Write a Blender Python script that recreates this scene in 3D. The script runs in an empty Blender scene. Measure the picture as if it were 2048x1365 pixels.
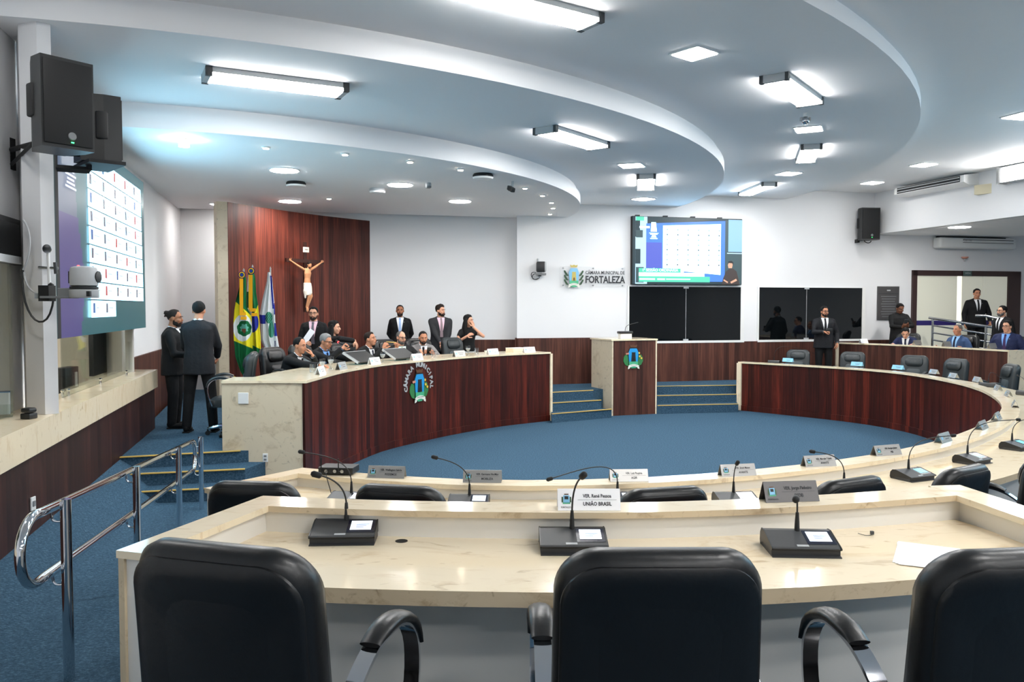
import bpy, bmesh, math, random
from mathutils import Vector, Matrix, Euler
from mathutils.bvhtree import BVHTree
random.seed(7)
SC=bpy.context.scene; COL=SC.collection
pi=math.pi; sin=math.sin; cos=math.cos
V=Vector
# ------------------------------------------------------------------ camera
FPX=1650.0; PITCH=math.atan((682.5-616)/FPX); ZC=2.15
cd=bpy.data.cameras.new('camera'); cd.sensor_width=36; cd.lens=FPX/2048*36; cd.clip_start=.05; cd.clip_end=200
cam=bpy.data.objects.new('camera',cd); COL.objects.link(cam); cam.location=(0,0,ZC); cam.rotation_euler=(pi/2-PITCH,0,0); SC.camera=cam
_c,_s=cos(PITCH),sin(PITCH)
def ray(x,y):
    u=(x-1024)/FPX; v=-(y-682.5)/FPX
    return V((u,_c+v*_s,-_s+v*_c))
def G(x,y,z):                     # point of the horizontal plane z seen at a pixel
    d=ray(x,y); return d*((z-ZC)/d.z)+V((0,0,ZC))
def D(x,y,Y):                     # point at depth Y seen at a pixel
    d=ray(x,y); return d*(Y/d.y)+V((0,0,ZC))
def OnP(x,y,A,B,off=0):           # point of the vertical plane through A-B seen at a pixel; off to the right of A->B
    A=V((A[0],A[1]));B=V((B[0],B[1]));t=(B-A).normalized();n=V((t.y,-t.x)); d=ray(x,y)
    k=(n.dot(A)+off)/(n.x*d.x+n.y*d.y); return d*k+V((0,0,ZC))
def LX(Y,off=0): return -2.363+off-.2577*Y
LA=(-2.363,0);LB=(-2.363-.2577*10,10)
WY=17.55                          # window wall  Y = WY+.2577 X
WA=(0,WY);WB=(10,WY+2.577)
def onL(x,y,off=0): return OnP(x,y,LA,LB,off*.968)
def onW(x,y,off=0): return OnP(x,y,WA,WB,off)
LDIR=V((-.2577,1,0)).normalized(); WDIR=V((1,.2577,0)).normalized()
LN=V((LDIR.y,-LDIR.x,0)); WN=V((WDIR.y,-WDIR.x,0))    # normals into the room
# ------------------------------------------------------------------ materials
M={}
def srgb(c):
    f=lambda u:(u/255/12.92) if u/255<=.04045 else ((u/255+.055)/1.055)**2.4
    return (f(c[0]),f(c[1]),f(c[2]),1)
def mat(name,rgb=None,rough=.5,metal=0,emit=None,es=1,spec=.5,noise=None,bump=None,alpha=None,trans=0,coat=0,lin=None):
    m=bpy.data.materials.new(name); m.use_nodes=True; nt=m.node_tree; b=nt.nodes['Principled BSDF']
    c=srgb(rgb) if rgb else (lin+(1,) if lin else (.8,.8,.8,1))
    b.inputs['Base Color'].default_value=c; b.inputs['Roughness'].default_value=rough; b.inputs['Metallic'].default_value=metal
    b.inputs['Specular IOR Level'].default_value=spec
    if coat: b.inputs['Coat Weight'].default_value=coat; b.inputs['Coat Roughness'].default_value=.06
    if trans: b.inputs['Transmission Weight'].default_value=trans
    if alpha is not None: b.inputs['Alpha'].default_value=alpha
    if emit: b.inputs['Emission Color'].default_value=tuple(emit)+(1,); b.inputs['Emission Strength'].default_value=es
    if noise or bump:
        tc=nt.nodes.new('ShaderNodeTexCoord')
        if noise:
            sc,amt=noise[0],noise[1]
            n=nt.nodes.new('ShaderNodeTexNoise'); n.inputs['Scale'].default_value=sc; n.inputs['Detail'].default_value=noise[2] if len(noise)>2 else 4
            nt.links.new(tc.outputs['Object'],n.inputs['Vector'])
            mx=nt.nodes.new('ShaderNodeMix'); mx.data_type='RGBA'; mx.inputs[6].default_value=tuple(x*(1-amt) for x in c[:3])+(1,); mx.inputs[7].default_value=tuple(min(1,x*(1+amt)) for x in c[:3])+(1,)
            nt.links.new(n.outputs['Fac'],mx.inputs[0]); nt.links.new(mx.outputs[2],b.inputs['Base Color'])
        if bump:
            n2=nt.nodes.new('ShaderNodeTexNoise'); n2.inputs['Scale'].default_value=bump[0]; n2.inputs['Detail'].default_value=3
            nt.links.new(tc.outputs['Object'],n2.inputs['Vector'])
            bp=nt.nodes.new('ShaderNodeBump'); bp.inputs['Strength'].default_value=bump[1]; bp.inputs['Distance'].default_value=bump[2]
            nt.links.new(n2.outputs['Fac'],bp.inputs['Height']); nt.links.new(bp.outputs[0],b.inputs['Normal'])
    M[name]=m; return m
def ramp(nt,stops):
    r=nt.nodes.new('ShaderNodeValToRGB'); e=r.color_ramp.elements
    while len(e)<len(stops): e.new(.5)
    for i,(p,c) in enumerate(stops): e[i].position=p; e[i].color=c
    return r
def wood(name,dark,mid,light,rough=.42,plank=.13):
    m=bpy.data.materials.new(name); m.use_nodes=True; nt=m.node_tree; b=nt.nodes['Principled BSDF']; L=nt.links.new
    uv=nt.nodes.new('ShaderNodeUVMap'); sp=nt.nodes.new('ShaderNodeSeparateXYZ'); L(uv.outputs[0],sp.inputs[0])
    def ma(op,a,b_=None):
        n=nt.nodes.new('ShaderNodeMath'); n.operation=op
        for i,x in enumerate((a,b_)):
            if x is None: continue
            if isinstance(x,(int,float)): n.inputs[i].default_value=x
            else: L(x,n.inputs[i])
        return n.outputs[0]
    pl=ma('FLOOR',ma('DIVIDE',sp.outputs[0],plank))
    wn=nt.nodes.new('ShaderNodeTexWhiteNoise'); wn.noise_dimensions='1D'; L(pl,wn.inputs['W'])
    cb=nt.nodes.new('ShaderNodeCombineXYZ'); L(ma('MULTIPLY',sp.outputs[0],38),cb.inputs[0]); L(ma('MULTIPLY',sp.outputs[1],1.1),cb.inputs[1]); L(ma('MULTIPLY',pl,7.3),cb.inputs[2])
    n=nt.nodes.new('ShaderNodeTexNoise'); n.inputs['Scale'].default_value=1; n.inputs['Detail'].default_value=5; n.inputs['Roughness'].default_value=.62; L(cb.outputs[0],n.inputs['Vector'])
    cb2=nt.nodes.new('ShaderNodeCombineXYZ'); L(ma('MULTIPLY',sp.outputs[0],9),cb2.inputs[0]); L(ma('MULTIPLY',sp.outputs[1],.7),cb2.inputs[1])
    n2=nt.nodes.new('ShaderNodeTexNoise'); n2.inputs['Scale'].default_value=1; n2.inputs['Detail'].default_value=2; L(cb2.outputs[0],n2.inputs['Vector'])
    v=ma('ADD',ma('MULTIPLY',n.outputs['Fac'],.75),ma('ADD',ma('MULTIPLY',ma('SUBTRACT',wn.outputs['Value'],.5),.22),ma('MULTIPLY',n2.outputs['Fac'],.25)))
    r=ramp(nt,[(.3,srgb(dark)),(.5,srgb(mid)),(.72,srgb(light))]); L(v,r.inputs[0]); L(r.outputs[0],b.inputs['Base Color'])
    b.inputs['Roughness'].default_value=rough; b.inputs['Specular IOR Level'].default_value=.3
    M[name]=m
def marble(name,base,vein,dark,rough=.12,scale=1.0,stretch=(1,1,1)):
    m=bpy.data.materials.new(name); m.use_nodes=True; nt=m.node_tree; b=nt.nodes['Principled BSDF']; L=nt.links.new
    g=nt.nodes.new('ShaderNodeNewGeometry'); mp=nt.nodes.new('ShaderNodeMapping'); mp.inputs['Scale'].default_value=tuple(s*scale for s in stretch); mp.inputs['Rotation'].default_value=(0,0,.35); L(g.outputs['Position'],mp.inputs[0])
    n=nt.nodes.new('ShaderNodeTexNoise'); n.inputs['Scale'].default_value=2.4; n.inputs['Detail'].default_value=9; n.inputs['Roughness'].default_value=.66; n.inputs['Distortion'].default_value=1.3; L(mp.outputs[0],n.inputs['Vector'])
    r=ramp(nt,[(.3,srgb(vein)),(.46,srgb(base)),(.62,srgb(base)),(.75,srgb(vein))]); L(n.outputs['Fac'],r.inputs[0])
    n2=nt.nodes.new('ShaderNodeTexNoise'); n2.inputs['Scale'].default_value=5; n2.inputs['Detail'].default_value=8; n2.inputs['Distortion'].default_value=2.2; L(mp.outputs[0],n2.inputs['Vector'])
    mm=nt.nodes.new('ShaderNodeMapRange'); mm.inputs[1].default_value=.62; mm.inputs[2].default_value=.74; L(n2.outputs['Fac'],mm.inputs[0])
    mu=nt.nodes.new('ShaderNodeMath'); mu.operation='MULTIPLY'; mu.inputs[1].default_value=.55; L(mm.outputs[0],mu.inputs[0])
    mx=nt.nodes.new('ShaderNodeMix'); mx.data_type='RGBA'; mx.inputs[7].default_value=srgb(dark); L(mu.outputs[0],mx.inputs[0]); L(r.outputs[0],mx.inputs[6]); L(mx.outputs[2],b.inputs['Base Color'])
    b.inputs['Roughness'].default_value=rough
    M[name]=m
mat('booth_paint',(186,182,170),.7); mat('unit_bezel',(18,22,44),.25); mat('wall_paint',(229,229,230),.7,noise=(1.3,.02)); mat('ceiling_paint',(246,246,247),.75,noise=(.8,.02)); mat('white_gloss',(232,232,230),.35)
mat('white_panel',(226,224,218),.4)
wood('wood_desk',(32,10,6),(64,21,13),(108,40,25)); wood('wood_wall',(46,24,18),(74,41,32),(104,64,50),rough=.5); wood('wood_panel',(50,20,14),(84,37,27),(120,58,42),rough=.5); wood('wood_dark',(32,15,12),(52,28,23),(76,42,34),rough=.5)
mat('beige',(206,196,166),.5); marble('marble',(240,224,194),(222,198,162),(170,138,100),rough=.1,scale=1.0,stretch=(.8,2.2,1))
marble('marble_grey',(214,200,174),(188,170,142),(138,126,108),rough=.3,scale=1.5)
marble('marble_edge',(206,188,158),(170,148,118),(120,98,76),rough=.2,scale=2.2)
# carpet
m=bpy.data.materials.new('carpet'); m.use_nodes=True; nt=m.node_tree; b=nt.nodes['Principled BSDF']
g=nt.nodes.new('ShaderNodeNewGeometry'); n=nt.nodes.new('ShaderNodeTexNoise'); n.inputs['Scale'].default_value=55; n.inputs['Detail'].default_value=6; n.inputs['Roughness'].default_value=.8; nt.links.new(g.outputs['Position'],n.inputs['Vector'])
r=ramp(nt,[(.3,srgb((30,50,66))),(.52,srgb((57,84,104))),(.75,srgb((98,126,144)))]); nt.links.new(n.outputs['Fac'],r.inputs[0]); nt.links.new(r.outputs[0],b.inputs['Base Color']); b.inputs['Roughness'].default_value=.95; b.inputs['Specular IOR Level'].default_value=.1
bp=nt.nodes.new('ShaderNodeBump'); bp.inputs['Strength'].default_value=.5; bp.inputs['Distance'].default_value=.006; nt.links.new(n.outputs['Fac'],bp.inputs['Height']); nt.links.new(bp.outputs[0],b.inputs['Normal']); M['carpet']=m
mat('nosing',(214,178,92),.5); mat('leather',(15,15,16),.36,bump=(60,.15,.004)); mat('leather_seam',(12,12,13),.6); mat('leather_grey',(36,42,44),.42,bump=(50,.2,.004)); mat('leather_light',(50,60,64),.45)
mat('chrome',(225,226,230),.07,1); mat('steel',(196,198,200),.18,1); mat('brushed',(168,168,166),.34,.9); mat('plate_metal',(176,174,170),.38,.75); mat('plate_white',(250,250,252),.3)
mat('black_plastic',(26,27,28),.45); mat('black_matte',(14,14,15),.7); mat('dark_grey',(58,60,62),.5); mat('mid_grey',(120,122,124),.45); mat('light_grey',(176,178,180),.45); mat('red_led',(255,40,40),.4,emit=(1,.05,.05),es=4); mat('green_led',(60,255,90),.4,emit=(.05,1,.2),es=4)
mat('unit_body',(52,53,55),.5,noise=(200,.15)); mat('unit_edge',(20,21,22),.4)
mat('screen_white',(235,240,250),.3,emit=(.86,.92,1),es=.85); mat('screen_cyan',(90,190,215),.3,emit=(.16,.5,.62),es=.6); mat('screen_ink',(110,130,170),.4,emit=(.3,.38,.6),es=.5)
mat('glass_dark',(9,12,14),.03,spec=.55); mat('rubber',(16,16,16),.8)
mat('ink',(40,42,46),.6); mat('ink_soft',(92,94,98),.6); mat('paper',(240,242,246),.6); mat('cream_glass',(206,204,184),.25,noise=(1.5,.04)); mat('purple_band',(48,38,110),.5); mat('door_wood',(58,38,36),.45,noise=(6,.1))
mat('lamp',(255,255,255),.5,emit=(1,.985,.965),es=52); mat('lamp_panel',(255,255,255),.5,emit=(1,.985,.965),es=46); mat('lamp_round',(255,255,255),.5,emit=(1,.975,.95),es=100); mat('booth_fill',(255,255,255),.5,emit=(1,.98,.95),es=24); mat('lamp_warm',(255,250,240),.5,emit=(1,.82,.62),es=40)
def glass(name,tint,alpha):
    m=bpy.data.materials.new(name); m.use_nodes=True; nt=m.node_tree; nt.nodes.remove(nt.nodes['Principled BSDF']); o=nt.nodes['Material Output']
    t=nt.nodes.new('ShaderNodeBsdfTransparent'); t.inputs[0].default_value=tint; g=nt.nodes.new('ShaderNodeBsdfGlossy'); g.inputs['Roughness'].default_value=.02
    f=nt.nodes.new('ShaderNodeFresnel'); f.inputs[0].default_value=1.5; a=nt.nodes.new('ShaderNodeMath'); a.operation='ADD'; a.inputs[1].default_value=alpha; mu=nt.nodes.new('ShaderNodeMath'); mu.operation='MULTIPLY'; mu.inputs[1].default_value=.4; nt.links.new(f.outputs[0],mu.inputs[0]); nt.links.new(mu.outputs[0],a.inputs[0])
    x=nt.nodes.new('ShaderNodeMixShader'); nt.links.new(a.outputs[0],x.inputs[0]); nt.links.new(t.outputs[0],x.inputs[1]); nt.links.new(g.outputs[0],x.inputs[2]); nt.links.new(x.outputs[0],o.inputs[0]); M[name]=m
glass('glass_clear',(.93,.96,.94,1),.02); glass('glass_cup',(.86,.88,.9,1),.12)
# ------------------------------------------------------------------ mesh builder
class MB:
    def __init__(s): s.v=[];s.f=[];s.m=[];s.uv={};s.mats=[]
    def mi(s,name):
        if name not in s.mats: s.mats.append(name)
        return s.mats.index(name)
    def add(s,vs,fs,m,uvs=None,T=None):
        k=len(s.v); i=s.mi(m)
        for p in vs:
            p=V(p); s.v.append(tuple(T@p) if T is not None else tuple(p))
        for j,f in enumerate(fs):
            s.f.append([k+q for q in f]); s.m.append(i)
            if uvs: s.uv[len(s.f)-1]=uvs[j]
        return s
    def quad(s,a,b,c,d,m,uv=None): return s.add([a,b,c,d],[(0,1,2,3)],m,[uv] if uv else None)
    def box(s,c,d,m,T=None,bev=0,seg=2):
        x,y,z=d[0]/2,d[1]/2,d[2]/2
        if bev<=0:
            vs=[(c[0]+a*x,c[1]+b*y,c[2]+e*z) for a in(-1,1) for b in(-1,1) for e in(-1,1)]
            return s.add(vs,[(0,1,3,2),(4,6,7,5),(0,4,5,1),(2,3,7,6),(0,2,6,4),(1,5,7,3)],m,None,T)
        bm=bmesh.new(); bmesh.ops.create_cube(bm,size=1)
        for v in bm.verts: v.co=V((v.co.x*d[0],v.co.y*d[1],v.co.z*d[2]))
        bmesh.ops.bevel(bm,geom=bm.edges[:],offset=bev,segments=seg,affect='EDGES',profile=.5)
        for v in bm.verts: v.co+=V(c)
        return s.bm(bm,m,T)
    def bm(s,bm,m,T=None):
        bm.verts.index_update(); s.add([v.co.copy() for v in bm.verts],[[v.index for v in f.verts] for f in bm.faces],m,None,T); bm.free(); return s
    def prism(s,poly,z0,z1,m,top=None,T=None,uvwall=False):
        n=len(poly); a=0
        for i in range(n):
            p,q=poly[i],poly[(i+1)%n]; l=math.hypot(q[0]-p[0],q[1]-p[1])
            s.add([(p[0],p[1],z0),(q[0],q[1],z0),(q[0],q[1],z1),(p[0],p[1],z1)],[(0,1,2,3)],m,[[(a,z0),(a+l,z0),(a+l,z1),(a,z1)]],T); a+=l
        s.add([(p[0],p[1],z1) for p in poly],[list(range(n))],top or m,[[(p[0],p[1]) for p in poly]],T)
        s.add([(p[0],p[1],z0) for p in poly],[list(range(n))[::-1]],m,[[(p[0],p[1]) for p in poly][::-1]],T); return s
    def tube(s,pts,r,m,n=10,T=None,cap=True,flat=None):
        pts=[V(p) for p in pts]; R=r if isinstance(r,(list,tuple)) else [r]*len(pts); rings=[]
        t0=(pts[1]-pts[0]).normalized(); up=V((0,0,1)) if abs(t0.z)<.9 else V((1,0,0)); x=t0.cross(up).normalized()
        for i,p in enumerate(pts):
            t=(pts[min(i+1,len(pts)-1)]-pts[max(i-1,0)]).normalized(); x=(x-t*x.dot(t)).normalized(); y=t.cross(x)
            fl=flat or (1,1); rings.append([p+x*(cos(2*pi*k/n)*R[i]*fl[0])+y*(sin(2*pi*k/n)*R[i]*fl[1]) for k in range(n)])
        vs=[q for g in rings for q in g]; fs=[]
        for i in range(len(pts)-1):
            for k in range(n): a=i*n+k;b=i*n+(k+1)%n; fs.append((a,b,b+n,a+n))
        if cap: fs.append(list(range(n))[::-1]); fs.append([(len(pts)-1)*n+k for k in range(n)])
        return s.add(vs,fs,m,None,T)
    def lathe(s,prof,m,n=20,T=None):
        vs=[(r*cos(2*pi*k/n),r*sin(2*pi*k/n),z) for r,z in prof for k in range(n)]; fs=[]
        for i in range(len(prof)-1):
            for k in range(n): a=i*n+k;b=i*n+(k+1)%n; fs.append((a,b,b+n,a+n))
        fs.append(list(range(n))[::-1]); fs.append([(len(prof)-1)*n+k for k in range(n)])
        return s.add(vs,fs,m,None,T)
    def ball(s,c,r,m,n=14,T=None,rot=None):
        r=(r,r,r) if isinstance(r,(int,float)) else r; vs=[];k=n//2
        for i in range(k+1):
            th=pi*i/k
            for j in range(n):
                p=V((r[0]*sin(th)*cos(2*pi*j/n),r[1]*sin(th)*sin(2*pi*j/n),r[2]*cos(th)))
                vs.append((rot@p if rot is not None else p)+V(c))
        fs=[(i*n+j,(i+1)*n+j,(i+1)*n+(j+1)%n,i*n+(j+1)%n) for i in range(k) for j in range(n)]
        return s.add(vs,fs,m,None,T)
    def grid(s,P,m,flip=False,uv=None):      # P[i][j]
        r=len(P);c=len(P[0]);vs=[p for a in P for p in a];fs=[];us=[]
        for i in range(r-1):
            for j in range(c-1):
                f=[i*c+j,i*c+j+1,(i+1)*c+j+1,(i+1)*c+j]
                if uv: u=[uv[q//c][q%c] for q in f]
                if flip: f=f[::-1]; u=u[::-1] if uv else None
                fs.append(f)
                if uv: us.append(u)
        return s.add(vs,fs,m,us if uv else None)
    def sweep(s,path,prof,m,closed_ends=True,mats=None):
        # path: list of (x,y); prof: closed list of (offset to the right, z)
        N=norms(path); n=len(prof); rows=[[ (p[0]+N[i][0]*o,p[1]+N[i][1]*o,z) for o,z in prof] for i,p in enumerate(path)]
        L=[0]
        for i in range(1,len(path)): L.append(L[-1]+math.dist(path[i],path[i-1]))
        for i in range(len(path)-1):
            for k in range(n):
                k2=(k+1)%n; mm=mats[k] if mats else m
                s.add([rows[i][k],rows[i+1][k],rows[i+1][k2],rows[i][k2]],[(0,1,2,3)],mm,[[(L[i],prof[k][1]),(L[i+1],prof[k][1]),(L[i+1],prof[k2][1]),(L[i],prof[k2][1])]])
        if closed_ends:
            s.add(rows[0],[list(range(n))],m,[[(o,z) for o,z in prof]]); s.add(rows[-1],[list(range(n))[::-1]],m,[[(o,z) for o,z in prof][::-1]])
        return s
def norms(path):
    out=[]
    for i in range(len(path)):
        a=path[max(i-1,0)];b=path[min(i+1,len(path)-1)];dx,dy=b[0]-a[0],b[1]-a[1];l=math.hypot(dx,dy); out.append((dy/l,-dx/l))
    return out
def offs(path,o):
    N=norms(path); return [(p[0]+n[0]*o,p[1]+n[1]*o) for p,n in zip(path,N)]
WM={}                              # world matrices of the objects built so far
def weld(me):
    bm=bmesh.new(); bm.from_mesh(me); bmesh.ops.remove_doubles(bm,verts=bm.verts,dist=1e-5); bmesh.ops.recalc_face_normals(bm,faces=bm.faces); bm.to_mesh(me); bm.free()
def obj(name,mb,parent=None,world=False,smooth=None,fix=True):
    me=bpy.data.meshes.new(name); vs=mb.v
    if parent is not None and world:
        inv=WM[parent].inverted(); vs=[tuple(inv@V(p)) for p in vs]
    me.from_pydata(vs,[],mb.f)
    for k in mb.mats: me.materials.append(M[k])
    me.polygons.foreach_set('material_index',mb.m)
    if mb.uv:
        ul=me.uv_layers.new(name='UVMap')
        for fi,u in mb.uv.items():
            for k,li in enumerate(me.polygons[fi].loop_indices): ul.data[li].uv=u[k]
    if fix: weld(me)
    if smooth is not None:
        me.shade_smooth(); me.set_sharp_from_angle(angle=math.radians(smooth))
    return link(name,me,parent)
def link(name,me,parent=None):
    o=bpy.data.objects.new(name,me); COL.objects.link(o)
    if parent is not None: o.parent=parent
    WM[o]=WM[parent] if parent is not None else Matrix()
    return o
def tag(o,label=None,cat=None,group=None,kind=None):
    if label: o['label']=label
    if cat: o['category']=cat
    if group: o['group']=group
    if kind: o['kind']=kind
    return o
def thing(name,label,cat,loc=(0,0,0),rz=0,group=None,rot=None):
    o=bpy.data.objects.new(name,None); COL.objects.link(o); o.location=loc; o.rotation_euler=rot if rot else (0,0,rz); o.empty_display_size=.05
    WM[o]=Matrix.Translation(V(loc))@Euler(rot if rot else (0,0,rz)).to_matrix().to_4x4()
    return tag(o,label,cat,group)
def struct(name,mb,**k): return tag(obj(name,mb,None,**k),kind='structure')
def dup(root,loc,rz,label=None,group=None,rot=None):
    r=root.copy(); COL.objects.link(r); r.location=loc; r.rotation_euler=rot if rot else (0,0,rz)
    WM[r]=Matrix.Translation(V(loc))@Euler(rot if rot else (0,0,rz)).to_matrix().to_4x4()
    if label: r['label']=label
    if group: r['group']=group
    for ch in root.children:
        c=ch.copy(); COL.objects.link(c); c.parent=r; WM[c]=WM[r]
        for g in ch.children:
            d=g.copy(); COL.objects.link(d); d.parent=c; WM[d]=WM[r]
    return r
def text(s,size,m,parent,T,name='lettering',depth=.0015,align='CENTER',sx=1.0,spacing=1.0,world=False,bold=0):
    cu=bpy.data.curves.new(name,'FONT'); cu.body=s; cu.size=size; cu.align_x=align; cu.align_y='CENTER'; cu.extrude=depth; cu.space_character=spacing; cu.resolution_u=2; cu.offset=bold
    o=bpy.data.objects.new('tmp_text',cu); COL.objects.link(o); dg=bpy.context.evaluated_depsgraph_get(); me=bpy.data.meshes.new_from_object(o.evaluated_get(dg)); bpy.data.objects.remove(o); bpy.data.curves.remove(cu)
    me.transform(Matrix.Diagonal((sx,1,1,1))); 
    if world and parent is not None: T=WM[parent].inverted()@T
    me.transform(T); me.materials.clear(); me.materials.append(M[m]); me.name=name
    return link(name,me,parent)
def frame(o,x,y,z=None):           # matrix with origin o, local x axis, local y axis
    x=V(x).normalized(); y=V(y); y=(y-x*y.dot(x)).normalized(); z=x.cross(y)
    m=Matrix(((x.x,y.x,z.x,o[0]),(x.y,y.y,z.y,o[1]),(x.z,y.z,z.z,o[2]),(0,0,0,1))); return m
def bez(p0,p1,p2,p3,n=12):
    p0,p1,p2,p3=map(V,(p0,p1,p2,p3)); return [p0*(1-t)**3+p1*3*t*(1-t)**2+p2*3*t*t*(1-t)+p3*t**3 for t in [i/n for i in range(n+1)]]
def clip(poly,a,b,c):              # keep a*x+b*y<=c
    out=[]
    for i in range(len(poly)):
        p,q=poly[i],poly[(i+1)%len(poly)];fp=a*p[0]+b*p[1]-c;fq=a*q[0]+b*q[1]-c
        if fp<=0: out.append(p)
        if fp*fq<0: t=fp/(fp-fq); out.append((p[0]+(q[0]-p[0])*t,p[1]+(q[1]-p[1])*t))
    return out
# ================================================================== SETTING
U=[(-1.477,5.790),(-1.103,5.631),(-0.719,5.494),(-0.323,5.402),(0.083,5.370),(0.489,5.394),(0.890,5.465),(1.282,5.576),(1.663,5.720),(2.034,5.888),(2.393,6.079),(2.740,6.293),(3.072,6.528),(3.391,6.781),(3.695,7.052),(3.986,7.337),(4.265,7.634),(4.536,7.938),(4.796,8.251),(5.046,8.572),(5.285,8.903),(5.508,9.243),(5.714,9.595),(5.901,9.956),(6.073,10.325),(6.233,10.700),(6.380,11.080),(6.511,11.465),(6.621,11.857),(6.706,12.256),(6.766,12.658),(6.806,13.064),(6.830,13.470),(6.830,13.877),(6.789,14.282),(6.692,14.677),(6.539,15.055),(6.340,15.410),(6.104,15.741),(5.842,16.053),(5.569,16.355),(5.291,16.653),(5.012,16.950),(4.733,17.246)]
PR=[(-2.367,9.475),(-2.346,9.787),(-2.326,10.099),(-2.305,10.411),(-2.279,10.722),(-2.239,11.032),(-2.181,11.340),(-2.112,11.645),(-2.036,11.948),(-1.944,12.247),(-1.821,12.534),(-1.672,12.809),(-1.513,13.078),(-1.352,13.346),(-1.187,13.612),(-1.013,13.871),(-0.828,14.123),(-0.635,14.369),(-0.436,14.610),(-0.225,14.841),(0.004,15.053),(0.246,15.251),(0.493,15.443),(0.740,15.635)]
T2=[(-1.047,3.441),(-0.888,3.413),(-0.729,3.388),(-0.570,3.366),(-0.410,3.349),(-0.249,3.336),(-0.088,3.327),(0.073,3.320),(0.234,3.317),(0.395,3.319),(0.555,3.328),(0.716,3.345),(0.875,3.367),(1.034,3.395),(1.191,3.429),(1.347,3.468),(1.503,3.509),(1.658,3.552),(1.813,3.598),(1.967,3.646)]
ZU=1.02; ZP=1.31; ZT=1.36          # rim heights of the ring desk, the head desk and the second row
F1,F2,DZ=.15,.5,.5                 # first-row floor, second-row floor, head platform
R1=lambda Y,o=0:13.74+o-.2577*Y
ROOM=[(-.52,-7.13),(14.58,-3.24),(8.64,19.78),(2.6,18.22),(.105,17.577),(.105,17.96),(-6.8,17.27)]
# floor
struct('floor',MB().prism([(-.9,-7.3),(20.5,-1.8),(14.6,21.5),(8.64,20.3),(0,18.4),(-7.2,18),(-4.6,7)],-.1,0,'carpet'))
struct('floor_first_row',MB().sweep(U,[(.06,.001),(2.1,.001),(2.1,F1),(.06,F1)],'carpet'))
# second-row floor: everything outside the first row on the near and right sides
o2=offs(U,2.1)
ring=[p for p in o2 if not(p[0]<-1.2)]
poly=[(-1.35,3.4)]+[p for p in ring if p[0]>-1.2]
far=[(6.9,18.7),(8.4,19.6),(14.4,21.1),(20.2,-1.6),(-.5,-7.0),(-1.9,0.5),(-1.45,2.6)]
struct('floor_second_row',MB().prism(poly+far,.002,F2,'carpet'))
# left aisle: carpet falling from the second row to the foot of the stairs
zr=lambda Y:F2 if Y<3 else (F2-(F2-.1)*(Y-3)/5 if Y<8 else .1)
P=[];ys=[-6.9+i*.5 for i in range(31)]+[8.6,9.2]
for Y in ys:
    row=[]
    xl=LX(Y,.36); xr=-1.42 if Y<3.4 else (-1.42-.12*(Y-3.4) if Y<5.6 else -1.2)
    if Y<1: xr=max(xr,-1.4)
    for k in range(13):
        t=k/12; x=xl+(xr-xl)*t; w=min(1,max(0,(x-xl)/.55)); w=w*w*(3-2*w); z=.48*(1-w)+zr(Y)*w if Y>3 else .5
        row.append((x,Y,z+.004))
    P.append(row)
struct('floor_left_aisle',MB().grid(P,'carpet'),smooth=60,fix=False)
# head platform
inn=offs(PR,-.3)
plat=[(-4.38,9.02),(-3.13,9.45),(-2.75,9.6)]+inn[1:-1]+[(.5,15.8),(.77,16.03),(1.6,16.46),(2.2,17.0),(3.05,17.3),(4.79,17.53),(5.2,17.25),(6.0,17.6),(6.9,18.7),(8.5,19.7),(2.6,18.2),(.2,17.6),(.1,17.9),(-6.75,17.2),(-6.3,15.5)]
struct('floor_platform',MB().prism(plat,.003,DZ,'carpet'))
def step(poly,z0,z1,nos,nm='trim_1'):
    struct('floor_step',MB().prism(poly,z0,z1,'carpet'))
    a,b=nos; a=V((*a,z1));b=V((*b,z1)); d=(b-a).normalized(); n=V((d.y,-d.x,0))
    mb=MB(); mb.box((0,0,0),((b-a).length,.03,.012),'nosing',T=frame((a+b)/2+n*.0+V((0,0,.003)),d,n)); struct(nm,mb)
# stairs at the left end of the head desk
step([(-4.25,8.72),(-2.95,9.05),(-2.8,9.75),(-4.4,9.4)],.0,.366,((-4.25,8.72),(-2.95,9.05)),'trim_2')
step([(-4.18,8.42),(-2.72,8.78),(-2.85,9.1),(-4.25,8.75)],.0,.235,((-4.18,8.42),(-2.72,8.78)),'trim_3')
mb=MB(); a=V((-4.36,9.02,DZ));b=V((-3.13,9.45,DZ)); d=(b-a).normalized(); mb.box((0,0,0),((b-a).length,.03,.012),'nosing',T=frame((a+b)/2+V((0,0,.003)),d,V((d.y,-d.x,0)))); struct('trim_4',mb)
# stairs left and right of the lectern
for k,(poly,z,nos) in enumerate([([(.74,15.31),(1.95,16.08),(1.75,16.2),(.75,15.7)],.167,((.745,15.33),(1.95,16.06))),([(.75,15.65),(1.75,16.16),(1.62,16.5),(.77,16.05)],.333,((.755,15.66),(1.75,16.16))),([(.77,16.0),(1.62,16.43),(1.62,16.47),(.77,16.04)],.5,((.77,16.01),(1.62,16.44))),
   ([(2.93,16.64),(4.66,16.92),(4.73,17.3),(2.98,17.02)],.167,((2.95,16.65),(4.66,16.93))),([(2.98,16.97),(4.73,17.25),(4.8,17.56),(3.03,17.3)],.333,((3.0,16.98),(4.73,17.26))),([(3.03,17.26),(4.79,17.5),(4.79,17.53),(3.03,17.3)],.5,((3.05,17.28),(4.79,17.51)))]):
    step(poly,0,z,nos,'trim_%d'%(5+k))
# gallery platform by the glass doors
struct('floor_gallery',MB().prism([(9.35,19.9),(9.0,18.9),(14.2,19.2),(14.4,21.2)],.45,.9,'carpet'))
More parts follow.
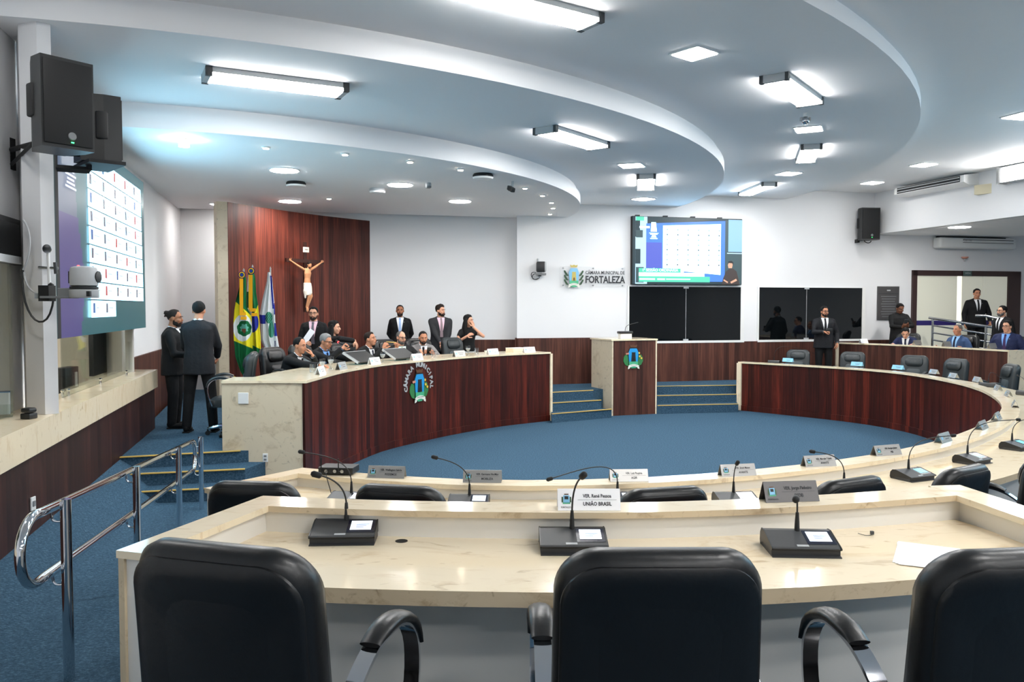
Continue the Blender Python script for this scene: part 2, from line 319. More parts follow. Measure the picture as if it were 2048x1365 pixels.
# ceilings: three stepped round soffits below a flat ceiling
def disc(r,n=160):
    p=[(-6.5+r*cos(2*pi*k/n),16.45+r*sin(2*pi*k/n)) for k in range(n)]
    p=clip(p,-1,-.2577,2.363); return clip(p,-.2577,1,17.95)
def lay(name,r,z0,z1):
    mb=MB(); zm=z0+(z1-z0)*.62; a=disc(r);b=disc(r-.07)
    mb.prism(a,z0,zm,'ceiling_paint'); mb.prism(b,zm,z1,'ceiling_paint'); struct(name,mb,smooth=30)
C1,C2,C3,C4=4.10,4.385,4.66,4.88
lay('ceiling_inner_round',7.83,C1,C2); lay('ceiling_middle_round',10.37,C2,C3); lay('ceiling_outer_round',13.08,C3,C4)
struct('ceiling',MB().prism(ROOM,C4,C4+.12,'ceiling_paint'))
# left wall
def lbox(mb,y0,y1,o0,o1,z0,z1,m):
    return mb.prism([(LX(y0,o0),y0),(LX(y0,o1),y0),(LX(y1,o1),y1),(LX(y1,o0),y1)],z0,z1,m)
mb=MB()
for a in ((10.95,17.3,-.2,0,0,C4),(7.5,10.95,-.2,0,1.9,C4),(6.7,7.5,-.2,0,0,C4),(2.6,6.7,-.2,0,2.56,C4),(-7.13,2.6,-.2,0,0,C4)): lbox(mb,*a,'wall_paint')
mb.prism([(-3.89,6.59),(-3.71,6.53),(-3.64,6.60),(-3.9,7.02),(-4.16,7.02)],1.301,C2-.001,'wall_paint')
struct('wall_left',mb)
mb=MB(); lbox(mb,2.6,11.25,0,.37,.02,1.06,'wood_dark'); lbox(mb,11.25,17.2,0,.04,.02,1.45,'wood_wall'); struct('wall_left_wainscot',mb)
mb=MB(); lbox(mb,2.3,11.35,-.02,.40,1.06,1.30,'marble'); struct('trim_ledge',mb)
# booth behind the left wall
mb=MB(); lbox(mb,2.4,11.2,-2.0,-1.9,0,2.9,'booth_paint'); lbox(mb,11.0,11.15,-2.0,-.2,0,2.9,'booth_paint'); lbox(mb,2.3,2.4,-2.0,-.2,0,2.9,'booth_paint'); lbox(mb,2.3,11.2,-2.0,-.2,2.75,2.9,'booth_paint'); lbox(mb,2.3,11.2,-2.0,-.2,1.02,1.06,'marble_grey'); struct('wall_booth',mb)
w=thing('window_1',None,None,(LX(9,.15),9,1.3)); tag(w,kind='structure')
mb=MB(); lbox(mb,7.66,10.9,.14,.152,1.31,1.9,'glass_clear'); obj('pane',mb,w,True)
for i,(x,y) in enumerate(((125,795),(137,793),(201,770),(253,753))):
    p=G(x,y,1.30); mb=MB(); mb.tube([p,p+V((0,0,.05))],.012,'chrome'); mb.ball(p+V((0,0,.06)),.018,'chrome',8); obj('glass_clip',mb,w,True,smooth=40)
mb=MB(); lbox(mb,10.88,10.96,.06,.16,1.3,1.95,'white_gloss'); obj('frame',mb,w,True)
w=thing('window_2',None,None,(LX(5,.1),5,1.3)); tag(w,kind='structure')
mb=MB(); lbox(mb,2.6,6.5,.09,.102,1.31,2.5,'glass_clear'); obj('pane',mb,w,True)
mb=MB(); lbox(mb,2.6,6.7,.04,.12,2.5,2.56,'light_grey'); lbox(mb,6.05,6.1,.06,.13,1.3,2.5,'light_grey'); obj('frame',mb,w,True)
# back walls
mb=MB(); mb.prism([(-6.9,17.26),(.105,17.96),(.105,18.2),(-6.9,17.5)],0,C4,'wall_paint'); struct('wall_back_left',mb)
mb=MB(); mb.prism([(-6.85,16.62),(-5.75,16.55),(-5.75,17.36),(-6.85,17.3)],0,C1+.1,'wall_paint'); struct('wall_back_corner',mb)
mb=MB(); mb.prism([(.105,17.577),(14.6,21.31),(14.6,21.6),(.105,18.3)],0,C4,'wall_paint'); struct('wall_back',mb)
mb=MB(); 
def wbox(mb,x0,x1,o0,o1,z0,z1,m,T=None):
    f=lambda x,o:(x+WN.x*o,WY+.2577*x+WN.y*o)
    return mb.prism([f(x0,o1),f(x1,o1),f(x1,o0),f(x0,o0)],z0,z1,m)
wbox(mb,.105,2.55,0,.04,DZ,1.5,'wood_wall'); wbox(mb,2.55,9.55,0,.04,DZ,1.38,'wood_wall'); struct('wall_back_wainscot',mb)
mb=MB(); mb.prism([(-6.2,17.28),(.065,17.91),(.065,17.97),(-6.2,17.35)],DZ,1.46,'wood_wall'); mb.prism([(.065,17.53),(.105,17.56),(.105,17.96),(.065,17.96)],DZ,1.5,'wood_wall'); struct('wall_back_left_wainscot',mb)
# right: bulkhead over the gallery
rb=lambda mb,y0,y1,o0,o1,z0,z1,m:mb.prism([(R1(y0,o0),y0),(R1(y0,o1),y0),(R1(y1,o1),y1),(R1(y1,o0),y1)],z0,z1,m)
mb=MB(); rb(mb,-3.2,19.85,0,.2,3.9,C4,'wall_paint'); struct('wall_right',mb)
mb=MB(); mb.prism([(R1(-3.2,.2),-3.2),(R1(-3.2,5.6),-2),(R1(21.2,5.6),21.2),(R1(19.8,.2),19.85)],3.9,4.0,'ceiling_paint'); struct('ceiling_gallery',mb)
mb=MB(); rb(mb,-2.4,21.5,5.5,5.7,0,4.0,'wall_paint'); struct('wall_gallery',mb)
mb=MB(); mb.prism([(-.9,-7.25),(20.8,-1.65),(20.8,-1.9),(-.9,-7.5)],0,C4,'wall_paint'); struct('wall_rear',mb)
# windows of the back wall
for k,(x0,x1,ya,yb,xm) in enumerate(((1256,1482,575,682,1371),(1516,1724,574.5,679,1612))):
    a=onW(x0,ya);b=onW(x1,yb); w=thing('window_%d'%(k+3),None,None,tuple(a)); tag(w,kind='structure'); z0,z1=1.41,2.62
    mid=onW(xm,620).x
    for s,e in ((a.x+.02,mid-.004),(mid+.004,b.x-.03)):
        mb=MB(); wbox(mb,s,e,.004,.016,z0,z1,'glass_dark'); obj('pane',mb,w,True)
    mb=MB(); wbox(mb,a.x-.02,a.x+.02,0,.03,z0-.02,z1,'white_gloss'); wbox(mb,b.x-.03,b.x+.05,0,.035,z0-.02,z1,'white_gloss'); wbox(mb,a.x-.02,b.x+.05,0,.05,z0-.05,z0,'white_gloss'); wbox(mb,a.x-.02,b.x+.05,0,.03,z1,z1+.015,'white_gloss'); wbox(mb,mid-.004,mid+.004,.004,.02,z0,z1,'light_grey'); obj('frame',mb,w,True)
    for zz in (z0+.02,z1-.02):
        mb=MB(); wbox(mb,mid-.06,mid+.06,.016,.03,zz-.018,zz+.018,'light_grey'); obj('glass_clip',mb,w,True)
# glass doors to the corridor
wdoor=thing('door_1',None,None,tuple(onW(1930,600))); tag(wdoor,kind='structure')
xs=[onW(x,600).x for x in (1822,1829,1912,1922,1963,2012,2037)]; zt=3.06
mb=MB(); wbox(mb,xs[0],xs[1]+.02,0,.06,.9,zt,'door_wood'); wbox(mb,xs[5],xs[6],0,.06,.9,zt,'door_wood'); wbox(mb,xs[0],xs[6],0,.06,zt-.13,zt,'door_wood'); obj('frame',mb,wdoor,True)
mat('frosted_lit',(205,204,186),.3,emit=(.78,.77,.66),es=.22); mat('doorway_lit',(240,236,214),.5,emit=(1,.97,.84),es=.8)  # emission put into the glass and gap in place of corridor light
for s,e in ((xs[1]+.02,xs[2]),(xs[3],xs[4]-.01),(xs[4]+.01,xs[5])):
    mb=MB(); wbox(mb,s,e,.012,.024,.9,zt-.13,'frosted_lit'); g_=obj('glass_leaf',mb,wdoor,True)
    mb=MB(); wbox(mb,s,e,.024,.027,1.72,1.84,'purple_band'); obj('safety_band',mb,g_,True)
mb=MB(); wbox(mb,xs[2],xs[3],.004,.008,.9,zt-.13,'doorway_lit'); obj('lit_gap',mb,wdoor,True)
# left glass door beside the panel
wd=thing('door_2',None,None,(-5.55,17.2,.5)); tag(wd,kind='structure')
mb=MB(); mb.prism([(-5.74,16.9),(-5.5,16.9),(-5.5,17.3),(-5.74,17.3)],.5,3.0,'cream_glass'); obj('glass_leaf',mb,wd,True)
mb=MB(); mb.prism([(-5.745,16.885),(-5.49,16.885),(-5.49,16.9),(-5.745,16.9)],1.55,1.9,'purple_band'); obj('safety_band',mb,wd,True)
# ================================================================== LAMPS
def lamp_fix(label,c,ang,L,W,z,group='surface ceiling fixtures'):
    t=thing('ceiling_light',label,'ceiling light',(c[0],c[1],z),ang,group)
    mb=MB(); mb.box((0,0,-.026),(L-.06,W,.05),'white_gloss',bev=.006); obj('housing',mb,t,smooth=30)
    mb=MB(); mb.box((0,0,-.06),(L-.09,W-.02,.026),'lamp'); obj('diffuser',mb,t)
    for s in (-1,1):
        mb=MB(); mb.box((s*(L/2-.025),0,-.043),(.05,W-.06,.08),'light_grey'); mb.box((s*(L/2-.03),W/2-.015,-.043),(.06,.045,.086),'dark_grey'); mb.box((s*(L/2-.03),-W/2+.015,-.043),(.06,.045,.086),'dark_grey'); obj('end_cap',mb,t)
    return t
def lamp_panel(label,c,ang,s,z,shape='sq',group='recessed ceiling panels'):
    t=thing('ceiling_panel_light',label,'ceiling light',(c[0],c[1],z),ang,group)
    mb=MB()
    if shape=='sq': mb.box((0,0,-.006),(s+.05,s+.05,.012),'white_gloss',bev=.004); obj('frame',mb,t); mb=MB(); mb.box((0,0,-.015),(s,s,.008),'lamp_panel'); obj('diffuser',mb,t)
    else: mb.lathe([(s/2+.025,0),(s/2+.02,-.012),(s/2,-.012)],'white_gloss',28); obj('frame',mb,t); mb=MB(); mb.lathe([(s/2,-.0125),(s/2,-.018)],'lamp_round',28); obj('diffuser',mb,t)
    return t
A=math.atan2
lamp_fix('large rectangular strip light at the top of the picture, nearest the camera',(.08,6.83),A(.66,.97),1.5,.30,C3)
lamp_fix('long strip light on the ceiling above the large screen side, left of all others',(-2.3,8.16),A(.57,1.13),1.35,.34,C2)
lamp_fix('strip light on the middle round ceiling between its two curved edges',(.79,10.79),A(1.0,.75),1.32,.33,C2)
lamp_fix('strip light on the outer round ceiling just above the hanging dome camera',(3.2,9.5),A(1.05,.76),1.35,.3,C3)
lamp_fix('short-looking strip light seen end on beyond the square panel, on the outer round ceiling',(4.76,13.36),A(1.22,.34),1.3,.3,C3)
lamp_fix('strip light end on above the wall screen, on the middle round ceiling',(2.35,14.57),A(1.41,.22),1.45,.3,C2)
lamp_fix('strip light nearest the wall screen, glowing beside the blue ceiling patch',(5.1,17.3),A(1.43,-.08),1.45,.3,C3)
lamp_panel('diamond-turned square panel light, largest of the recessed ones',(1.8,8.24),A(.2,.24),.31,C3)
lamp_panel('square recessed panel right below the hanging dome camera',(4.16,11.68),A(.3,.14),.33,C3)
lamp_panel('recessed panel above the strip light nearest the wall screen',(5.16,15.5),A(.3,-.1),.33,C3)
lamp_panel('recessed square panel on the middle round ceiling, right of the middle strip light',(1.87,13.02),A(.3,.12),.33,C2)
lamp_panel('recessed panel closest to the top edge of the wall screen',(2.69,17.0),A(.25,-.2),.33,C2)
lamp_panel('recessed panel left of the upper air conditioner, nearer the camera of the two',(7.85,15.85),.3,.33,C4)
lamp_panel('recessed panel between the black wall speaker and the upper air conditioner',(7.85,18.1),.3,.33,C4)
lamp_panel('recessed panel at the right picture edge in the flat ceiling',(7.25,11.83),.3,.36,C4)
lamp_panel('round recessed light under the gallery ceiling above the lower air conditioner',(9.66,17.9),0,.42,3.9,'r')
for lab,c in (('round recessed light left of the pale smoke detector, nearest the large screen',(-3.22,11.76)),('round recessed light between the two black vents over the head desk',(-1.77,13.13)),('round recessed light right of the smoke detector, nearest the back wall corner',(-.95,15.14)),('round recessed light in front of the dark wood wall panel',(-4.05,15.15))):
    lamp_panel(lab,c,0,.38,C1,'r')
# surface light on the bulkhead
p=V((9.57,16.1,4.7)); t=thing('bulkhead_light','bright strip light on the right bulkhead at the picture edge','ceiling light',tuple(p),A(1,-.2577)+pi)
mb=MB(); mb.box((.82,-.1,0),(1.6,.17,.30),'light_grey',bev=.008); obj('housing',mb,t); mb=MB(); mb.box((.82,-.19,-.0),(1.44,.014,.26),'lamp'); obj('diffuser',mb,t)
for s in (0,1.64): mb=MB(); mb.box((s,-.1,0),(.06,.2,.32),'brushed'); obj('end_cap',mb,t)
# spot lights
for k,(x,y) in enumerate(((368,278),(532,294),(690,307),(820,322),(921,338),(1050,375),(1085,390),(1103,404),(1106,415),(1100,427),(658,396))):
    p=G(x,y,C1); lab=['large glowing spot at the left end of the curved row, beside the large screen','spot second from the left in the curved ceiling row','spot third from the left in the curved ceiling row','spot fourth from the left in the curved ceiling row','warm starry spot above the black smoke vent','spot right of the black ceiling camera','spot sixth in the curve, right of the ceiling camera','uppermost of the three clustered spots at the right end of the curve','middle one of the clustered spots at the right end of the curve','last spot of the curve, closest to the back wall','single spot aimed at the wood panel above the crucifix'][k]
    t=thing('ceiling_spot',lab,'spotlight',tuple(p),0,'small spots along the inner round ceiling')
    mb=MB(); mb.lathe([(.055,0),(.055,-.012),(.04,-.02)],'white_gloss',16); obj('bezel',mb,t); mb=MB(); mb.lathe([(.036,-.0205),(.036,-.026)] if k else [(.05,-.02),(.06,-.09)],'lamp_warm',14); obj('bulb',mb,t)
# unseen fixtures of the same kind, added to brighten the near room
for k,(x,y,a) in enumerate(((2.3,1.5,.35),(3.0,-1.3,.25),(1.9,-3.6,.25),(4.2,4.6,.5),(6.6,7.6,.8),(5.2,.2,.3),(8.6,3.0,.5),(9.6,9.0,1.0),(5.6,-3.0,.2),(10,-1.5,.4))):
    lamp_fix('strip light above the seats behind the camera',(x,y),a,1.35,.32,C4)
for y in (3,8,13): lamp_panel('round light under the gallery ceiling outside the picture',(R1(y,2.5),y),0,.42,3.9,'r')
lamp_panel('square light hidden behind the edge of the wood panel',(-5.4,15.7),0,.45,C1)  # unseen lamp added to brighten the back left corner
lamp_panel('square panel light close to the left wall, outside the picture',(-3.15,4.9),.25,.36,C3)  # added out of view as a wash for the left wall
bl=thing('booth_fill_light','plain light on the booth ceiling behind the left glass','ceiling light',(LX(8.8,-1),8.8,2.75)); mb=MB(); mb.box((0,0,-.02),(.3,1.6,.03),'booth_fill'); obj('diffuser',mb,bl)  # unseen lamp added to light the booth interior
def spot(name,loc,to,e,size,col,blend=.6,r=.05):
    l=bpy.data.lights.new(name,'SPOT'); l.energy=e; l.spot_size=size; l.spot_blend=blend; l.color=col; l.shadow_soft_size=r
    o=bpy.data.objects.new(name,l); COL.objects.link(o); o.location=loc; o.rotation_euler=(V(to)-V(loc)).to_track_quat('-Z','Y').to_euler(); return o
p=G(658,396,C1); spot('panel_spot_lamp',(p.x,p.y,p.z-.04),(-4.3,15.5,3.0),90,1.2,(1,.7,.5))
w=bpy.data.worlds.new('world'); SC.world=w; w.use_nodes=True; w.node_tree.nodes['Background'].inputs[0].default_value=(.5,.55,.6,1); w.node_tree.nodes['Background'].inputs[1].default_value=.15
SC.view_settings.view_transform='Standard'; SC.view_settings.look='None'; SC.view_settings.gamma=1; SC.view_settings.exposure=.32
SC.cycles.use_denoising=True; SC.cycles.max_bounces=10; SC.cycles.diffuse_bounces=6; SC.cycles.sample_clamp_indirect=6; SC.cycles.caustics_reflective=False; SC.cycles.caustics_refractive=False
# ================================================================== DESKS
def band(name,label,cat,path,loc): return thing(name,label,cat,loc)
# ring desk of the first row
t=thing('ring_desk','long curved first-row desk ringing the blue floor, marble top and dark wood front','desk',(2,5.5,0))
obj('front_panel',MB().sweep(U,[(.03,.0),(.06,.0),(.06,ZU-.03),(.03,ZU-.03)],'wood_desk'),t,True,smooth=40)
obj('plinth',MB().sweep(U,[(.012,.0),(.03,.0),(.03,.11),(.012,.11)],'wood_desk'),t,True,smooth=40)
obj('rim',MB().sweep(U,[(.0,ZU-.03),(.18,ZU-.03),(.18,ZU),(.0,ZU)],'marble'),t,True,smooth=40)
obj('upstand',MB().sweep(U,[(.14,.90),(.155,.90),(.155,ZU-.03),(.14,ZU-.03)],'white_panel'),t,True,smooth=40)
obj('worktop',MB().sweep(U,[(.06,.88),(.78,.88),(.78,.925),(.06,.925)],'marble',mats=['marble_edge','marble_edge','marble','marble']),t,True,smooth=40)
obj('modesty_panel',MB().sweep(U,[(.5,F1),(.52,F1),(.52,.88),(.5,.88)],'white_panel'),t,True,smooth=40)
def endrim(t,p,d,n,w,L,z0,z1,zf,side):     # closed end: p end point, d outwards along depth, n along the path away from the desk
    pass
e0=V((-1.477,5.79,0));e1=V((-1.92,5.14,0));dd=(e1-e0).normalized();nn=V((-dd.y,dd.x,0))  # nn points to the desk interior side
nn=nn if nn.x>0 else -nn
q=lambda a,b:tuple((e0+dd*a+nn*b)[:2])
mb=MB(); mb.prism([q(0.01,0),q(.8,0),q(.8,.13),q(.05,.13)],ZU-.0305,ZU+.0006,'marble'); obj('end_rim',mb,t,True)
mb=MB(); mb.prism([q(.01,.012),q(.79,.012),q(.79,.1),q(.01,.1)],.1,ZU-.03,'white_panel'); obj('end_panel',mb,t,True)
mb=MB(); mb.box((0,0,0),(.10,.05,.99),'marble',T=frame((4.76,17.235,.5),(.7,-.7,0),(.7,.7,0))); obj('end_trim',mb,t,True)
# second-row desk nearest the camera
t=thing('row_desk','nearest desk with cream marble worktop and raised rim, white panels below','desk',(.4,2.9,F2))
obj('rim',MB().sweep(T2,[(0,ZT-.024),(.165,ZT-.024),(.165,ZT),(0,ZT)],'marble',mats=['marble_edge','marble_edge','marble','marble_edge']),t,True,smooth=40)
obj('upstand',MB().sweep(T2,[(.12,1.22),(.14,1.22),(.14,ZT-.024),(.12,ZT-.024)],'white_panel'),t,True,smooth=40)
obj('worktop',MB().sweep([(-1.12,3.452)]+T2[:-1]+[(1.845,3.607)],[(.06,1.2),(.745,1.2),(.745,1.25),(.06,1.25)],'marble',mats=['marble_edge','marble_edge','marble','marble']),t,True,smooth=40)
obj('back_panel',MB().sweep(T2,[(.02,F1),(.06,F1),(.06,ZT-.024),(.02,ZT-.024)],'wood_desk'),t,True,smooth=40)
obj('modesty_panel',MB().sweep(T2,[(.42,F2),(.44,F2),(.44,1.2),(.42,1.2)],'white_panel'),t,True,smooth=40)
obj('apron',MB().sweep(T2,[(.36,1.12),(.42,1.12),(.42,1.2),(.36,1.2)],'white_panel'),t,True,smooth=40)
p0=V((-1.047,3.441,0));p1=G(232,1102,ZT);p1.z=0; d=(p1-p0).normalized(); n=V((-d.y,d.x,0)); L=(p1-p0).length
n=n if n.x>0 else -n
q=lambda a,b:tuple((p0+d*a+n*b)[:2])
mb=MB(); mb.prism([q(0.01,0),q(L,0),q(L,.125),q(.05,.125)],ZT-.0245,ZT+.0006,'marble'); obj('end_rim',mb,t,True)
mb=MB(); mb.prism([q(.02,.012),q(L-.012,.012),q(L-.012,.1),q(.02,.1)],F2,ZT-.024,'white_panel'); obj('end_panel',mb,t,True)
mb=MB(); mb.prism([q(L-.012,.008),q(L,.008),q(L,.03),q(L-.012,.03)],F2,ZT-.024,'marble_edge'); obj('end_edge_strip',mb,t,True)
p0=V((1.967,3.646,0)); d=V((.12,-1,0)).normalized(); n=V((-1,-.12,0)).normalized(); q=lambda a,b:tuple((p0+d*a+n*b)[:2])
mb=MB(); mb.prism([q(.8,-.03),q(.8,.12),q(.0,.12),q(0,-.03)],ZT-.0245,ZT+.0006,'marble'); obj('end_rim',mb,t,True)
mb=MB(); mb.prism([q(.02,-.01),q(.02,.08),q(.78,.08),q(.78,-.01)],F2,ZT-.024,'white_panel'); obj('end_panel',mb,t,True)
for x,y,w,h,m,nm in ((790,1320,.05,.13,'white_gloss','socket_cover'),(855,1310,.055,.1,'white_gloss','blank_cover')):
    p=OnP(x,y,(-1,2.98),(1,2.9)); mb=MB(); mb.box((p.x,p.y-.012,p.z),(w,.008,h),m,bev=.003); obj(nm,mb,t,True)
p=OnP(910,1307,(-1,2.98),(1,2.9)); mb=MB(); mb.box((p.x,p.y-.008,p.z),(.045,.01,.085),'black_matte'); mb.box((p.x-.004,p.y-.016,p.z-.01),(.02,.01,.05),'dark_grey'); mb.box((p.x-.002,p.y-.02,p.z-.022),(.012,.008,.016),'wood_desk'); obj('open_socket_box',mb,t,True)
# desk behind it on the right, beyond the ring
T3=[(7.4,18.75),(7.85,18.3),(8.2,17.8),(8.5,17.25),(8.78,16.65),(9.02,16.0),(9.24,15.33)][::-1]
t=thing('row_desk','far second-row desk at the right with dark wood front and pale top','desk',(8.5,17.2,F2))
obj('front_panel',MB().sweep(T3,[(.02,F2),(.05,F2),(.05,ZT-.03),(.02,ZT-.03)],'wood_wall'),t,True,smooth=40)
obj('rim',MB().sweep(T3,[(0,ZT-.03),(.18,ZT-.03),(.18,ZT),(0,ZT)],'marble'),t,True,smooth=40)
obj('worktop',MB().sweep(T3,[(.06,1.2),(.75,1.2),(.75,1.24),(.06,1.24)],'marble'),t,True,smooth=40)
mb=MB(); mb.prism([(9.245,15.32),(10.3,15.32),(10.3,15.42),(9.25,15.42)],F2,ZT,'marble_grey'); obj('end_panel',mb,t,True)
mb=MB(); mb.box((7.4,18.76,.92),(.06,.06,.86),'marble'); obj('end_trim',mb,t,True)
# head desk
t=thing('head_desk','curved head desk with polished red-brown wood front carrying the crest','desk',(-1,13.5,0))
obj('front_panel',MB().sweep(PR,[(-.05,0),(-.02,0),(-.02,ZP-.03),(-.05,ZP-.03)],'wood_desk'),t,True,smooth=40)
obj('plinth',MB().sweep(PR,[(-.02,0),(-.004,0),(-.004,.11),(-.02,.11)],'wood_desk'),t,True,smooth=40)
obj('worktop',MB().sweep(PR,[(-.8,ZP-.03),(0,ZP-.03),(0,ZP),(-.8,ZP)],'marble'),t,True,smooth=40)
obj('back_panel',MB().sweep(PR,[(-.45,DZ),(-.43,DZ),(-.43,ZP-.03),(-.45,ZP-.03)],'wood_dark'),t,True,smooth=40)
a=V((-2.40,9.50,0)); b=G(443,762,ZP); b.z=0; d=(b-a).normalized(); n=V((d.y,-d.x,0)); n=n if n.y>0 else -n; q=lambda s,o:tuple((a+d*s+n*o)[:2]); Lh=(b-a).length
mb=MB(); mb.prism([q(0,0),q(Lh,0),q(Lh,.06),q(0,.06)],.02,ZP-.03,'marble_grey'); e=obj('end_panel',mb,t,True)
mb=MB(); mb.prism([q(-.03,-.015),q(Lh,-.015),q(Lh+.02,.5),q(.2,.5),q(.0,.3)],ZP-.029,ZP+.001,'marble'); obj('end_top',mb,t,True)
p=OnP(487,797,q(0,0),q(Lh,0)); mb=MB(); mb.box((p.x,p.y-.006,p.z),(.12,.012,.13),'white_gloss',bev=.004); obj('switch_plate',mb,e,True)
p=OnP(531,916,q(0,0),q(Lh,0)); mb=MB(); mb.box((p.x,p.y-.006,p.z),(.06,.012,.1),'white_gloss',bev=.004); mb.box((p.x,p.y-.0135,p.z+.02),(.03,.004,.02),'mid_grey'); mb.box((p.x,p.y-.0135,p.z-.02),(.03,.004,.02),'mid_grey'); obj('socket_plate',mb,e,True)
mb=MB(); mb.box((0,0,0),(.05,.06,ZP-.03),'marble',T=frame((.735,15.66,(ZP-.03)/2),(.8,.6,0),(-.6,.8,0))); obj('end_trim',mb,t,True)
# lectern
LT=1.525; a=V((1.98,16.33,0)); b=V((2.93,16.66,0)); d=(b-a).normalized(); n=V((-d.y,d.x,0)); q=lambda s,o:tuple((a+d*s+n*o)[:2]); Lw=(b-a).length
t=thing('lectern','tall wood and marble lectern bearing the city crest between the two stairs','lectern',tuple((a+b)/2))
mb=MB(); mb.prism([q(.03,0),q(Lw-.03,0),q(Lw-.03,.04),q(.03,.04)],0,LT-.03,'wood_wall'); lf=obj('front_panel',mb,t,True)
mb=MB(); mb.prism([q(0,-.004),q(.03,-.004),q(.0,.9),q(-.03,.9)],0,LT-.03,'marble_grey'); obj('side_panel',mb,t,True)
mb=MB(); mb.prism([q(Lw-.03,-.004),q(Lw,-.004),q(Lw,.8),q(Lw-.03,.8)],0,LT-.03,'marble'); obj('side_panel',mb,t,True)
mb=MB(); mb.prism([q(-.02,-.02),q(Lw+.01,-.02),q(Lw+.01,.9),q(-.05,.93)],LT-.03,LT,'marble'); obj('top',mb,t,True)
LEC=(a,d,n,Lw)
# wood panel wall behind the head desk
PA=(-4.97,14.5);PB=(-3.0,17.68); PT=4.0
path=[]
for i in range(17):
    s=i/16; bul=-.16*4*s*(1-s); dx,dy=PB[0]-PA[0],PB[1]-PA[1]; l=math.hypot(dx,dy); path.append((PA[0]+dx*s+dy/l*bul*-1*-1, PA[1]+dy*s-dx/l*bul))
t=thing('wall_panel','tall curved dark wood panel standing behind the flags and crucifix','wall panel',(-4,16,DZ))
obj('wood_face',MB().sweep(path,[(-.08,DZ),(0,DZ),(0,PT),(-.08,PT)],'wood_panel'),t,True,smooth=40)
mb=MB(); mb.prism([(-4.97,14.48),(-5.0,14.6),(-5.22,14.52),(-5.13,14.42)],DZ,PT,'marble_grey'); obj('marble_edge',mb,t,True)
# ================================================================== SCREENS AND WALL EQUIPMENT
def rects(mb,items,P,depth):       # items: (u0,v0,u1,v1,material); P maps (u,v,offset) to space
    for k,(a,b,c,d,m) in enumerate(items):
        o=depth*(k+1); mb.quad(P(a,b,o),P(c,b,o),P(c,d,o),P(a,d,o),m)
def emis(n,c,e): mat(n,None,.35,emit=c,es=e,lin=tuple(.06*min(1,x) for x in c))
emis('led_white',(.36,.76,1.0),5.5); emis('led_purple',(.072,.06,.2),.85); emis('led_slate',(.10,.13,.2),.85); emis('led_teal',(.025,.105,.125),.9); emis('led_gap',(.02,.05,.06),.8); emis('led_ink',(.16,.17,.22),.8); emis('led_red',(.5,.1,.1),.9); emis('led_blue',(.06,.12,.32),1.0); emis('led_text',(.7,.78,.95),1.0); emis('led_pale',(.5,.6,.66),1.0); emis('led_green',(.12,.75,.5),1.0)
# large left screen
SY0,SY1,SZ0,SZ1=7.03,11.08,1.885,3.82
def SP(u,v,o=0): Y=SY0+(SY1-SY0)*u; return (LX(Y,.30)+LN.x*o,Y+LN.y*o,SZ0+(SZ1-SZ0)*v)
t=thing('led_screen','large bright wall screen with rows of white voting tiles on the left wall','screen',SP(.5,0))
mb=MB(); lbox(mb,SY0,SY1,.16,.298,SZ0,SZ1,'black_matte'); obj('cabinet',mb,t,True)
mb=MB(); it=[(0,0,1,1,'led_teal')]
for k in range(14): it.append((.026,k/14,.195+.03*math.sin(k*.5),(k+1)/14,['led_purple','led_purple','led_purple','led_purple','led_purple','led_purple','led_purple','led_purple','led_slate','led_slate','led_slate','led_slate','led_slate','led_slate'][k]))
rows=8; top=.93; h=.0945; u0,u1=.27,.945
rr=random.Random(3); it.append((.03,0,.0301,.0001,'led_gap')); it.append((u0,top-rows*h,u1,top,'led_gap')); it.append((0,0,.026,1,'black_matte'))
for r_ in range(rows+1):
    n=5 if r_<rows else 2; v1=top-r_*h; v0=v1-h+.008
    for c in range(n):
        w=(u1-u0)/5; a=u0+c*w; it.append((a,v0,a+w-.002,v1,'led_white'))
        it.append((a+.018,v0+.022,a+.04,v1-.012,rr.choice(['led_ink','led_ink','led_blue','led_ink','led_ink','led_ink','led_ink','led_ink','led_ink','led_red']) if r_!=4 or c!=2 else 'led_red'))
        it.append((a+.05,v0+.045,a+.05+.05*rr.uniform(.6,1.2),v0+.053,'led_pale'))
for k,(wd,v) in enumerate(((.06,.775),(.088,.755),(.056,.735),(.066,.716),(.088,.697))): it.append((.11-wd/2,v-.006,.11+wd/2,v+.004,'led_text'))
mb2=MB(); rects(mb,it,SP,.00012); 
lg=[(.07,.955),(.078,.955),(.1,.9),(.135,.87),(.13,.855),(.105,.872),(.08,.885),(.07,.885)]; mb.add([SP(a,b,.012) for a,b in lg],[list(range(len(lg)))],'led_green')
obj('display',mb,t,True,fix=False)
# wall screen at the back
A_=onW(1265,433,.12); B_=onW(1484,437,.12); z0=onW(1270,568,.12).z; z1=A_.z
def TP(u,v,o=0): x=A_.x+(B_.x-A_.x)*u; y=A_.y+(B_.y-A_.y)*u; return (x+WN.x*o,y+WN.y*o,z0+(z1-z0)*v)
t=thing('wall_screen','wall-mounted video screen showing the session broadcast above the dark windows','screen',TP(.5,0))
mb=MB(); p=[TP(0,0),TP(1,0),TP(1,0,-.1),TP(0,0,-.1)]; mb.prism([a[:2] for a in p],z0-.01,z1+.01,'black_matte'); obj('cabinet',mb,t,True)
emis('tv_blue',(.07,.22,.85),1.1); emis('tv_violet',(.1,.13,.6),1.0); emis('tv_white',(.42,.72,1),4.2); emis('tv_dark',(.02,.04,.05),1); emis('tv_grey',(.05,.09,.1),1); emis('tv_sky',(.3,.55,.85),1); emis('tv_wall',(.45,.7,.9),1.2); emis('tv_green',(.1,.62,.42),1.1); emis('tv_mint',(.65,.92,.85),1.6); emis('tv_skin',(.75,.42,.28),1); emis('tv_shirt',(.06,.04,.035),1); emis('tv_hair',(.02,.015,.012),1)
mb=MB()
